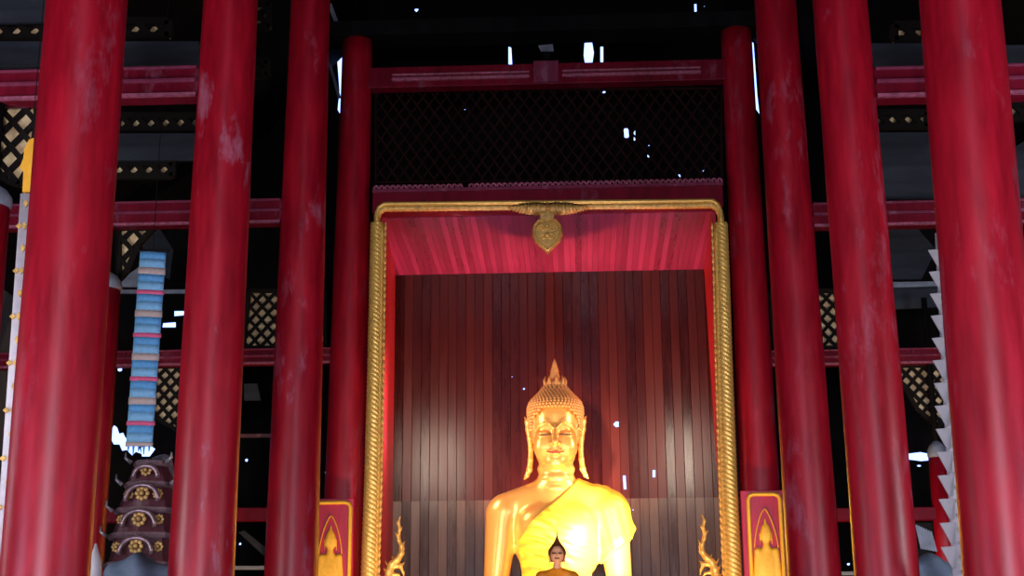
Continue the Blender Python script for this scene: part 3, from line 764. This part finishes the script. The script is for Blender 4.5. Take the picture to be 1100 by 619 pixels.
# hands: right over the knee, left in the lap, each with five fingers
def f_hand(X,Y,Z,o,sx,down):
    o=np.array(o)
    f=None
    def C(a,b_,ra,rb,k=.02):
        nonlocal f
        a=o+np.array(a)*(sx,1,1); b_=o+np.array(b_)*(sx,1,1)
        w=cap(X,Y,Z,tuple(a),tuple(b_),ra,rb); f=w if f is None else smin(f,w,k)
    if down:
        C((-.05,0,0),(-.05,-.1,-.17),.06,.06); C((.05,0,0),(.05,-.1,-.17),.06,.06,.06); C((0,.05,.06),(0,-.06,-.1),.08,.08,.05)
        for i,(x,l) in enumerate(((-.09,.19),(-.03,.23),(.03,.22),(.09,.17))):
            C((x,-.12,-.2),(x,-.15,-.2-l*.5),.032,.029); C((x,-.15,-.2-l*.5),(x,-.13,-.2-l),.029,.022)
        C((-.08,-.04,-.04),(-.17,-.1,-.16),.036,.028)
    else:
        C((0,-.04,0),(-.17,-.1,.0),.06,.05); C((0,.04,0),(-.17,.03,.0),.06,.05,.06)
        for i,(y,l) in enumerate(((-.13,.17),(-.07,.22),(-.01,.23),(.05,.19))):
            C((-.19,y,.0),(-.19-l*.5,y,.02),.032,.029); C((-.19-l*.5,y,.02),(-.19-l,y,.04),.029,.022)
        C((-.06,-.1,.03),(-.17,-.17,.07),.034,.027)
    return f
surf_obj('right_hand',lambda X,Y,Z:f_hand(X,Y,Z-E_,(-.70,-.80,1.05),1,True),(-1.0,-1.1,E_+.5),(-.5,-.6,E_+1.25),.012,M['gild'],S,1)
surf_obj('left_hand',lambda X,Y,Z:f_hand(X,Y,Z-E_,(.52,-.72,1.10),1,False),(-.1,-1.0,E_+.9),(.7,-.5,E_+1.3),.012,M['gild'],S,1)
# robe: cloth over the left shoulder (viewer's right), cut along a diagonal, with a cape over the arm
def f_robe(X,Y,Z):
    z=Z-E_
    f=f_body(X,Y,Z,True)
    k=(X*.70+z*-.72)                      # distance across the folds
    fan=np.sin((X*.5+z*1.25+.12*np.sin(X*7))*30)*.5+np.sin((X*.35+z*1.3)*53)*.25
    amp=np.clip((.34-X)/.6,.12,1)*np.clip((3.0-z)/.7,.2,1)
    f=f-.030-.026*fan*amp
    # cape falling outward over the arm
    cape=cap(X,Y,Z,(.60,.02,2.93+E_),(1.0,.0,2.50+E_),.17,.075)
    cape=smin(cape,cap(X,Y,Z,(.72,-.05,2.7+E_),(.80,-.10,2.35+E_),.26,.20),.1)
    f=smin(f,cape+.008*np.sin((X*1.0+z*.25)*46),.06)
    edge=-(X-.30)*.70+(z-3.15)*.70+.02*np.sin(z*9)   # keep what lies below-right of the diagonal
    f=smax(f,edge-.02,.02)
    f=smax(f,-(X+.52+.12*(z-2.2)),.02)      # not over the bare arm
    f=smax(f,.62*(X-.62)-(z-2.20)*.79-.12,.02) # lower hem over the left arm
    f=smax(f,1.0-z,.02)
    return f
surf_obj('robe',f_robe,(-.75,-.75,E_+.9),(1.2,.55,E_+3.3),.0165,M['robe'],S,1)
# shawl edge band
# ears
def f_ear(X,Y,Z):
    z=Z-E_; f=None
    pts=[(.345,.02,4.03,.030),(.385,.03,3.99,.040),(.375,.02,3.88,.040),(.355,.0,3.75,.038),(.345,-.01,3.6,.034),(.35,-.02,3.45,.036),(.365,-.02,3.32,.040),(.40,-.02,3.235,.030),(.435,-.02,3.19,.012)]
    for a,b_ in zip(pts[:-1],pts[1:]):
        w=cap(X,(Y-.0)*.62,z,(a[0],a[1]*.62,a[2]),(b_[0],b_[1]*.62,b_[2]),a[3],b_[3]); f=w if f is None else smin(f,w,.02)
    f=smin(f,cap(X,Y,z,(.385,.03,3.99),(.43,.06,4.07),.03,.008),.02)
    return f
for sg in (-1,1):
    surf_obj('ear',lambda X,Y,Z,sg=sg:f_ear(X*sg,Y,Z),(-.48 if sg<0 else .28,-.14,E_+3.14),(-.28 if sg<0 else .48,.18,E_+4.12),.0095,M['gild'],S,1)
# hair: cap, mound and curls
HP=[(3.70,.335,.37),(3.85,.345,.39),(4.0,.358,.40),(4.10,.368,.405),(4.18,.365,.40),(4.25,.340,.365),(4.31,.285,.31),(4.36,.232,.25),(4.42,.185,.19),(4.47,.145,.15),(4.51,.10,.10)]
def hp(z):
    for a,b_ in zip(HP[:-1],HP[1:]):
        if z<=b_[0]:
            t=(z-a[0])/(b_[0]-a[0]); return a[1]+(b_[1]-a[1])*t,a[2]+(b_[2]-a[2])*t
    return HP[-1][1:]
def hairline(x):                # front limit of the hair at this x
    return 4.10-.9*max(0,abs(x)-.20)**1.15*1.6
b=MB((ox,BY,0)); n=48; vs=[];zz=[3.72+.79*i/30 for i in range(31)]
for z in zz:
    w,d=hp(z); w+=.008
    for k in range(n):
        th=2*PI*k/n; x=w*math.cos(th)*.97; y=d*math.sin(th)*.97+.02
        if z<hairline(x)+.02 and y<-.17: y=max(y,-.17)
        vs.append((ox+x,BY+y,E_+z))
fs=[(j*n+k,j*n+(k+1)%n,(j+1)*n+(k+1)%n,(j+1)*n+k) for j in range(30) for k in range(n)]+[tuple(range(n-1,-1,-1)),tuple(30*n+k for k in range(n))]
b.add(vs,fs)
row=0; s_=0.
z=3.74
while z<4.50:
    w,d=hp(z); w+=.010; cir=PI*(w+d); m_=max(6,int(cir/.049)); 
    for k in range(m_):
        th=2*PI*(k+.5*(row%2))/m_; x=w*math.cos(th); y=d*math.sin(th)+.02
        if z<hairline(x) and y<(-.17 if z>3.82 else -.05): continue
        b.ball((ox+x,BY+y,E_+z),.0265,7,5)
    dw=abs(hp(z+.02)[0]-w); z+=.043/math.sqrt(1+(dw/.02)**2); row+=1
hair=b.build('hair_curls',M['gild_curl'],S,True)
# flame finial on a lotus cup
b=MB((ox,BY,0)); b.lathe((ox,BY+.0,E_),[(.08,4.44),(.135,4.475),(.14,4.52),(.10,4.57),(.065,4.59),(.072,4.62),(.056,4.67),(.058,4.70),(.042,4.76),(.026,4.82),(.003,4.88)],20)
for k in range(9):
    a=2*PI*k/9; c_,s2=math.cos(a),math.sin(a)
    b.tube([(ox+c_*r,BY+s2*r,E_+z) for r,z in ((.09,4.47),(.142,4.51),(.152,4.56),(.135,4.615))],lambda t:.042*(1-.8*t),7)
b.build('flame_finial',M['gild_curl'],hair,True)
# painted eye and mouth lines
for sg in (-1,1):
    b=MB((ox,BY,0)); b.tube([(ox+sg*x,BY+y,E_+z) for x,y,z in ((.055,-.345,3.752),(.10,-.358,3.736),(.15,-.352,3.732),(.20,-.325,3.742),(.240,-.285,3.768))],lambda t:.013*math.sin(PI*(.15+.7*t)),6)
    b.build('eye_line',M['eyeline'],S,True)
b=MB((ox,BY,0))
b.tube([(ox+x,BY+y,E_+z) for x,y,z in ((-.115,-.335,3.510),(-.075,-.368,3.498),(-.03,-.388,3.500),(0,-.392,3.494),(.03,-.388,3.500),(.075,-.368,3.498),(.115,-.335,3.510))],lambda t:.006+.010*math.sin(PI*t),6)
b.build('mouth_line',M['lip'],S,True)
# lotus pedestal
b=MB((ox,BY,0)); b.lathe((ox,BY-.25,0),[(1.5,E_+.05),(1.62,E_+.15),(1.62,E_+.22),(1.5,E_+.30),(1.5,E_+.46)],48,1,.72)
for k in range(36):
    a=2*PI*k/36; c_,s2=math.cos(a),math.sin(a)*.72
    b.tube([(ox+c_*r,BY-.25+s2*r,E_+z) for r,z in ((1.5,.12),(1.62,.2),(1.66,.34),(1.6,.44))],lambda t:.11*math.sin(PI*(.25+.7*t)),8)
b.build('lotus_throne',M['gold'],S,True)
b=MB((ox,BY,0)); b.box((ox-1.6,BY-1.25,0.0),(ox+1.6,BY+1.0,E_-.1)); b.box((ox-1.68,BY-1.3,E_-.1),(ox+1.68,BY+1.05,E_+.06)); b.build('plinth',M['beam'],S,False,.02)

# ------------------------------------------------------------------ small statue in front
SY=18.2; q=scl(598,600,SY); c=at(598.5,596,SY)
c_small=c
T=thing('small_buddha_statue','small Buddha statue with dark pointed hair and orange robe in front of the large one','statue',(c.x,SY,0))
hw=8.0*q
def f_sh(X,Y,Z):
    f=ell(X,Y,Z,(0,0,0),(.93*hw,.95*hw,1.22*hw)); f=smin(f,ell(X,Y,Z,(0,-.25*hw,-.75*hw),(.45*hw,.5*hw,.45*hw)),.25*hw)
    ax=np.abs(X)
    f=smin(f,cap(X,Y,Z,(0,-.9*hw,.3*hw),(0,-1.12*hw,-.3*hw),.06*hw,.13*hw),.1*hw)
    f=smax(f,-ell(ax,Y,Z,(.4*hw,-1.05*hw,.2*hw),(.3*hw,.22*hw,.12*hw)),.1*hw)
    f=smin(f,ell(ax,Y,Z,(.4*hw,-.72*hw,.16*hw),(.24*hw,.16*hw,.1*hw)),.05*hw)
    f=smin(f,ell(X,Y,Z,(0,-.88*hw,-.62*hw),(.3*hw,.14*hw,.09*hw)),.06*hw)
    f=smin(f,cap(X,Y,Z,(0,.1*hw,-.9*hw),(0,.1*hw,-2.2*hw),.5*hw,.6*hw),.15*hw)
    for _ in (0,): f=smin(f,cap(ax,Y,Z,(1.0*hw,.05*hw,.3*hw),(.98*hw,.0,-1.0*hw),.12*hw,.12*hw),.06*hw)
    return f
g=surf_obj('head',f_sh,(-1.3*hw,-1.5*hw,-2.4*hw),(1.3*hw,1.3*hw,1.4*hw),.0048,M['skin'],T,1); g.location=(0,0,c.z)
b=MB((c.x,SY,0)); 
b.lathe((c.x,SY+.02*0,c.z),[(.85*hw,-.9*hw),(1.12*hw,-.5*hw),(1.22*hw,.1*hw),(1.22*hw,.5*hw),(1.1*hw,.8*hw),(.82*hw,1.2*hw),(.48*hw,1.65*hw),(.24*hw,2.05*hw),(.11*hw,2.5*hw),(.06*hw,3.1*hw),(.01*hw,4.3*hw)],24)
hr=b.build('pointed_hair',M['hair'],T,True)
# shift hair back so the face shows
hr.location=(0,.5*hw,.0*hw)
for sg in (-1,1): b=MB((c.x,SY,0)); b.tube([(c.x+sg*x*hw,SY+y*hw,c.z+z*hw) for x,y,z in ((.15,-1.0,.12),(.4,-.97,.05),(.65,-.78,.12))],.012,5); b.build('eye_line',M['eyeline'],T,True)
b=MB((c.x,SY,0))
b.tube([(c.x+x*hw,SY+y*hw,c.z+z*hw) for x,y,z in ((-.3,-.86,-.58),(0,-1.03,-.62),(.3,-.86,-.58))],.008,5)
b.build('mouth_line',M['eyeline'],T,True)
def f_sb(X,Y,Z):
    ax=np.abs(X)
    f=ell(X,Y,Z,(0,0,-4.3*hw),(2.0*hw,1.2*hw,2.3*hw))
    f=smin(f,cap(ax,Y,Z,(0,.1*hw,-2.1*hw),(2.0*hw,.1*hw,-2.9*hw),.5*hw,.75*hw),.4*hw)
    f=smin(f,cap(ax,Y,Z,(2.2*hw,0,-3.0*hw),(2.7*hw,-.4*hw,-5.6*hw),.75*hw,.6*hw),.2*hw)
    f=smin(f,cap(ax,Y,Z,(2.7*hw,-.4*hw,-5.6*hw),(1.2*hw,-1.9*hw,-6.9*hw),.6*hw,.45*hw),.2*hw)
    f=smin(f,cap(ax,Y,Z,(.8*hw,-.2*hw,-7.4*hw),(4.0*hw,-1.8*hw,-7.5*hw),1.1*hw,.8*hw),.3*hw)
    f=smin(f,cap(X,Y,Z,(3.6*hw,-1.9*hw,-7.5*hw),(-3.6*hw,-2.0*hw,-7.5*hw),.7*hw,.7*hw),.3*hw)
    f=f-.06*hw*np.sin((X*.6+Z)*22/ (hw*8))
    return f
g=surf_obj('robed_body',f_sb,(-5.2*hw,-3.2*hw,-8.9*hw),(5.2*hw,1.8*hw,-1.4*hw),.011,M['orobe'],T,1); g.location=(0,0,c.z)
b=MB((c.x,SY,0)); b.box((c.x-.55,SY-.4,0),(c.x+.55,SY+.3,c.z-8.4*hw)); b.build('plinth',M['gold_old'],T,False,.02)

# ------------------------------------------------------------------ banners
def vband(pts_top,pts_bot,Y,parts,root,org,th=.012):
    for nm,mat,t0,t1,ex in parts:
        a=pts_top[0].lerp(pts_bot[0],t0); b_=pts_top[1].lerp(pts_bot[1],t0); c_=pts_top[1].lerp(pts_bot[1],t1); d_=pts_top[0].lerp(pts_bot[0],t1)
        e=Vector((ex,0,0)); bb=MB(org); K=6; vs=[]
        for (l,r) in ((a-e,b_+e),(d_-e,c_+e)):
            for i in range(K+1):
                p=l.lerp(r,i/K); vs.append(p+Vector((0,-.008*math.sin(PI*i/K*1.5),0)))
        fs=[(i,K+1+i,K+2+i,i+1) for i in range(K)]
        bb.add(vs,fs); o=bb.build(nm,mat,root,True); s=o.modifiers.new('s','SOLIDIFY'); s.thickness=th
YB=14.2
tl,tr_=at(150.5,270,YB),at(178,271,YB); bl_,br_=at(134.5,488,YB),at(162.5,488,YB)
org=Vector(((tl.x+tr_.x)/2,YB,tl.z))
T=thing('blue_banner','long hanging blue cloth banner with tan and pink crossbands in the left aisle','banner',org)
seg=[]; y_=270
for i in range(9):
    for nm,mt,hh,ex in (('blue_segment',M['blue'],8,0),('pale_blue_segment',M['lightblue'],9.5,0),(('tan_band',M['tan'],7.5,.006) if i%2==0 else ('pink_band',M['pink'],4.5,.010))):
        if y_>=480: break
        y2=min(480,y_+hh); seg.append((nm,mt,(y_-270)/218,(y2-270)/218,ex)); y_=y2
tb=480; bl_,br_=tl.lerp(bl_,1),tr_.lerp(br_,1)
vband((tl,tr_),(bl_,br_),YB,seg,T,org)
b=MB(org); b.tube([tl+Vector((-.03,0,.01)),tr_+Vector((.03,0,.01))],.014,8); b.tube([(tl+tr_)/2,(tl+tr_)/2+Vector((0,0,3.0))],.004,5); b.build('hanging_rod',M['lattice'],T)
for i in range(5):
    b=MB(org); p=tl.lerp(bl_,210/218).lerp(tr_.lerp(br_,210/218),(i+.5)/5); b.tube([p,p-Vector((0,0,.05+.03*(i%2)))],lambda t:.012*(1-.6*t),6); b.build('fringe_tassel',M['blue'],T)
# silvery/white ceremonial banner at the left edge
YW=10.4
T0,T1=at(22,208,YW),at(36,208,YW); B0,B1=at(-8,640,YW),at(10,640,YW)
org=Vector((T0.x,YW,T0.z)); T=thing('white_banner','white hanging banner with gold diamonds and orange top, behind the nearest left column','banner',org)
vband((T0,T1),(B0,B1),YW,[('white_strip',M['white'],0,1,0)],T,org)
for i in range(17):
    b=MB(org); t=(i+.5)/17; p=T0.lerp(B0,t)
    if i%2: b.prism([p+Vector((-.012,-.02,0)),p+Vector((.01,-.02,.022)),p+Vector((.035,-.02,0)),p+Vector((.01,-.02,-.022))],(0,.012,0))
    p2=T0.lerp(T1,.55).lerp(B0.lerp(B1,.55),t)
    b.prism([p2+Vector((-.018,-.03,0)),p2+Vector((0,-.03,.03)),p2+Vector((.018,-.03,0)),p2+Vector((0,-.03,-.03))],(0,.012,0)); b.build('gold_diamond',M['gold_old'],T)
a=[(24,206),(25,185),(21,180),(25,170),(26,160),(31,150),(36,148),(40,206)]
b=MB(org); b.prism([at(x,y,YW) for x,y in a],(0,.03,0)); b.build('orange_top',M['orange'],T)
b=MB(org); p=at(34,149,YW); b.tube([p,p+Vector((0,0,3.2))],.004,5); b.build('cord',M['lattice'],T)
# white tasselled banner on the right
YR=11.2
T0,T1=at(1000,252,YR),at(1014,248,YR); B0,B1=at(1016,622,YR),at(1040,622,YR)
org=Vector((T1.x,YR,T1.z)); T=thing('tasselled_banner','white hanging banner with a row of pointed cream flaps, behind the nearest right column','banner',org)
vband((T0.lerp(T1,.3),T1),(B0.lerp(B1,.3),B1),YR,[('white_strip',M['white'],0,1,0)],T,org)
for i in range(14):
    t=.05+.93*i/14; p=T0.lerp(B0,t)+Vector((.03,-.02,0))
    b=MB(org); w=.062; hh=.16
    b.prism([p+Vector((-w,0,0)),p+Vector((w*.9,-.02,.005)),p+Vector((w*.6,-.02,-hh*.95)),p+Vector((.012,0,-hh))],(0,.012,0)); b.build('pointed_flap',M['offwhite'],T,False,.003)
for i in range(26):
    b=MB(org); t=(i+.5)/26; p=T1.lerp(B1,t)+Vector((-.03,-.022,0)); b.box(p-Vector((.016,.005,.01)),p+Vector((.016,.005,.01))); b.build('pink_mark',M['pink'],T)
b=MB(org); b.tube([T1+Vector((-.02,0,-.02)),T1+Vector((-.02,0,2.6))],.005,5); b.build('cord',M['lattice'],T)

# ------------------------------------------------------------------ tiered offering stand, left
YS=13.2; c=at(152,619,YS); q=scl(152,600,YS)
T=thing('tiered_offering_stand','plastic-wrapped maroon offering stand with gold flowers on stepped tiers under the blue banner','offering stand',(c.x,YS,0))
def zof(y): return at(152,y,YS).z
lev=[(640,46),(606,42),(575,40),(548,36),(520,28),(497,20)]
for i,((y0,w0),(y1,w1)) in enumerate(zip(lev[:-1],lev[1:])):
    z0,z1=(zof(y0) if i else 0),zof(y1); a,d_=w0*q,w1*q
    xo=(c.x+(i*1.0)*q)
    b=MB((c.x,YS,0)); b.lathe((xo,YS,0),[(a*.92,z0),(a*.86,z0+(z1-z0)*.3),(d_*.86,z1-.04),(d_*.8,z1-.01)],8,1,.8)
    t_=b.build('tier',M['tier'],T)
    b=MB((c.x,YS,0)); b.lathe((xo,YS,0),[(d_*.95,z1-.045),(d_*1.04,z1-.02),(d_*1.02,z1),(d_*.8,z1+.01)],8,1,.8); b.build('tier_edge',M['tieredge'],t_)
    for k,(fx,sz) in enumerate(((0,1.0),(-.62,.7),(.62,.7))):
        if i==4 and k: continue
        fz=(max(z0,zof(640))+z1)/2; b=MB((c.x,YS,0)); R1=.062*sz*(1 if i<4 else .8); px_=xo+fx*d_*.9; py_=YS-.86*a*.8*(1-.25*abs(fx))-.012
        for j in range(8):
            an=2*PI*j/8; b.ball((px_+R1*.75*math.cos(an),py_,fz+R1*.75*math.sin(an)),R1*.36,8,5,(1,.5,1))
        b.ball((px_,py_-.015,fz),R1*.36,8,6,(1,.7,1)); b.build('flower_rosette',M['flower'],t_,True)
    # arched pediment round the middle flower
    b=MB((c.x,YS,0)); fz=(max(z0,zof(640))+z1)/2; Ra=.125*(1 if i<4 else .75); y_=YS-.86*a*.8-.02
    b.tube([(xo+Ra*1.15*math.cos(PI*j/14),y_,fz-.07+Ra*1.15*math.sin(PI*j/14)**.8) for j in range(15)],.022,8); b.build('arch_pediment',M['tieredge'],t_,True)
    for sg in (-1,1):
        b=MB((c.x,YS,0)); x=xo+sg*d_*.95; b.tube([(x,YS-.1,z1-.02),(x+sg*.05,YS-.12,z1+.02),(x+sg*.05,YS-.12,z1+.07)],lambda t:.022*(1-.7*t),6); b.build('corner_finial',M['foil'],t_,True)
# crumpled wrap behind the stand
def f_wrap(X,Y,Z):
    f=cap(X,Y*1.3,Z,(0,0,0),(.06,0,1.05),.33,.12)
    return f-.03*np.sin(X*21+Z*9)*np.sin(Z*17-X*7)
g=surf_obj('plastic_wrap',f_wrap,(-.5,-.4,-.45),(.5,.4,1.3),.022,M['foil'],T,0); g.location=(0,.22,c.z-.05)

def f_cloth(X,Y,Z,w,h,d):
    f=ell(X,Y,Z,(0,0,0),(w,d,h)); return f-.018*np.sin(X*23+Z*8)-.012*np.sin(X*11-Z*19)
YC=12.6; p=at(150,626,YC)
T=thing('cloth_covered_stand','pale grey-blue cloth draped over a stand in front of the offering tiers, bottom left','cloth',(p.x,YC,0))
g=surf_obj('draped_cloth',lambda X,Y,Z:f_cloth(X,Y,Z,.30,.22,.25),(-.42,-.34,-.3),(.42,.34,.3),.018,M['greycloth'],T,1); g.location=(0,0,p.z)
b=MB((p.x,YC,0)); b.box((p.x-.2,YC-.15,0),(p.x+.2,YC+.15,p.z-.05)); b.build('stand',M['tier'],T,False,.02)
YC=13.0; p=at(1001,625,YC)
T=thing('cloth_bundle','dull grey-blue cloth bundle on a low stand in the right gap at the bottom','cloth',(p.x,YC,0))
g=surf_obj('draped_cloth',lambda X,Y,Z:f_cloth(X,Y,Z,.30,.21,.25),(-.42,-.34,-.3),(.42,.34,.3),.018,M['greycloth'],T,1); g.location=(0,0,p.z)
b=MB((p.x,YC,0)); b.box((p.x-.2,YC-.15,0),(p.x+.2,YC+.15,p.z-.05)); b.build('stand',M['tier'],T,False,.02)
def vase(label,x,ytop,Y,r,lean,name='white_post'):
    p=at(x,ytop,Y); b=MB((p.x,Y,0)); n=16
    pts=[(p.x+lean*(1-t),Y,p.z*t) for t in [i/20 for i in range(21)]]
    b.tube(pts,lambda t:r*(1 if t<.9 else math.sqrt(max(.02,1-((t-.9)/.1)**2))),16)
    tag(b.build(name,M['offwhite'],None,True),label,'post')
vase('pale rounded post with greenish white face at lower left beside the nearest left column',103,584,11.6,.055,.10)
vase('pale rounded post at lower right, under the tasselled banner',1029,588,11.6,.07,.0)
# striped carved railing in the right gap
YR2=15.0; T0=at(985,566,YR2)
T=thing('carved_rail','small carved railing with pale slanted strokes in the right gap above the cloth bundle','railing',(T0.x,YR2,0))
b=MB((T0.x,YR2,0)); P0,P1=at(968,562,YR2),at(1004,596,YR2); b.box((P0.x,YR2,0),(P1.x,YR2+.04,P0.z)); b.build('rail_board',M['lattice'],T)
for i in range(7):
    a=at(984+i*2.6,564+i*1.2,YR2-.02); e=at(990+i*2.6,590+i*.5,YR2-.02); b=MB((T0.x,YR2,0)); b.bar(a,e,.02,(0,1,0),.02); b.build('slanted_stroke',M['palegrey'],T)
# hooks / thin wires among the beams
# ------------------------------------------------------------------ lights
def area(name,loc,target,sx,sy_,power,color):
    l=bpy.data.lights.new(name,'AREA'); l.shape='RECTANGLE'; l.size=sx; l.size_y=sy_; l.energy=power; l.color=color
    o=bpy.data.objects.new(name,l); col.objects.link(o); o.location=loc
    o.rotation_euler=(Vector(target)-Vector(loc)).to_track_quat('-Z','Y').to_euler(); return o
def spot(name,loc,target,power,color,angle=1.2,r=.08,blend=.6):
    l=bpy.data.lights.new(name,'SPOT'); l.energy=power; l.color=color; l.spot_size=angle; l.spot_blend=blend; l.shadow_soft_size=r
    o=bpy.data.objects.new(name,l); col.objects.link(o); o.location=loc
    o.rotation_euler=(Vector(target)-Vector(loc)).to_track_quat('-Z','Y').to_euler(); return o
area('doorway_daylight',(0,YF+.05,1.9),(0,15,2.4),3.6,3.4,2100,(.90,.84,1))
area('added_high_front_light',(0,YF+.05,12.6),(0,22,7.0),3.0,1.2,170,(.45,.6,1))  # added bluish light, no window built; streaks the top of the niche wall
area('left_side_door_daylight',(-XW+.1,4.0,1.3),(0,11,2.0),2.2,2.4,620,(.62,.68,1))
area('right_side_door_daylight',(XW-.1,4.0,1.3),(0,11,2.0),2.2,2.4,620,(.62,.68,1))
area('added_left_aisle_light',(-XW+.1,9.5,3.2),(-4,18,5.6),1.6,1.8,260,(.9,.92,1))  # added fill for the left lattice matting, no window in the wall
area('added_right_aisle_light',(XW-.1,9.5,3.2),(4,18,5.6),1.6,1.8,260,(.9,.92,1))  # same added fill for the right lattice matting
spot('right_floodlight',(ox+1.3,17.2,1.3),(ox+.35,20.3,4.1),1500,(1,.74,.40),.8,.1,.9)
spot('right_narrow_floodlight',(ox+1.5,17.0,1.3),(ox+.62,20.2,3.75),14000,(1,.84,.60),.34,.1,.9)
spot('left_floodlight',(ox-1.3,17.2,1.2),(ox-.2,20.3,4.3),1150,(1,.72,.38),.8,.1,.9)
for s in (-1,1):
    area('niche_lamp',(ox+s*1.98,FY+.42,5.6),(ox+s*1.75,BACK,5.35),.4,1.0,75,(1,.80,.62))
    l=spot('added_column_fill',(ox+s*1.35,17.3,.9),(ox+s*2.6,19.3,2.6),620,(1,.60,.26),1.5,.08,.9)  # added warm spill for the panels and far columns

spot('added_halo_light',(ox,BY+.75,3.9),(ox,BACK,6.0),1100,(1,.36,.14),2.4,.1,1.0)  # added light hidden behind the torso, warms the wall round the head
spot('added_niche_ceiling_light',(ox,18.95,.9),(ox,20.05,8.0),900,(.85,.74,1),.62,.12,.7)  # added cool light from below to brighten the niche ceiling
spot('added_small_statue_light',(ox+.1,16.7,2.0),(c_small.x,SY,c_small.z),85,(1,.75,.45),.24,.03,.6)  # added narrow light to brighten the small statue's face
w=bpy.data.worlds.new('world'); scene.world=w; w.use_nodes=True
bg=w.node_tree.nodes['Background']; bg.inputs['Color'].default_value=(.26,.40,1,1); bg.inputs['Strength'].default_value=3.6
scene.view_settings.view_transform='Standard'; scene.view_settings.look='None'; scene.view_settings.gamma=1; scene.view_settings.exposure=0
scene.view_settings.use_curve_mapping=False
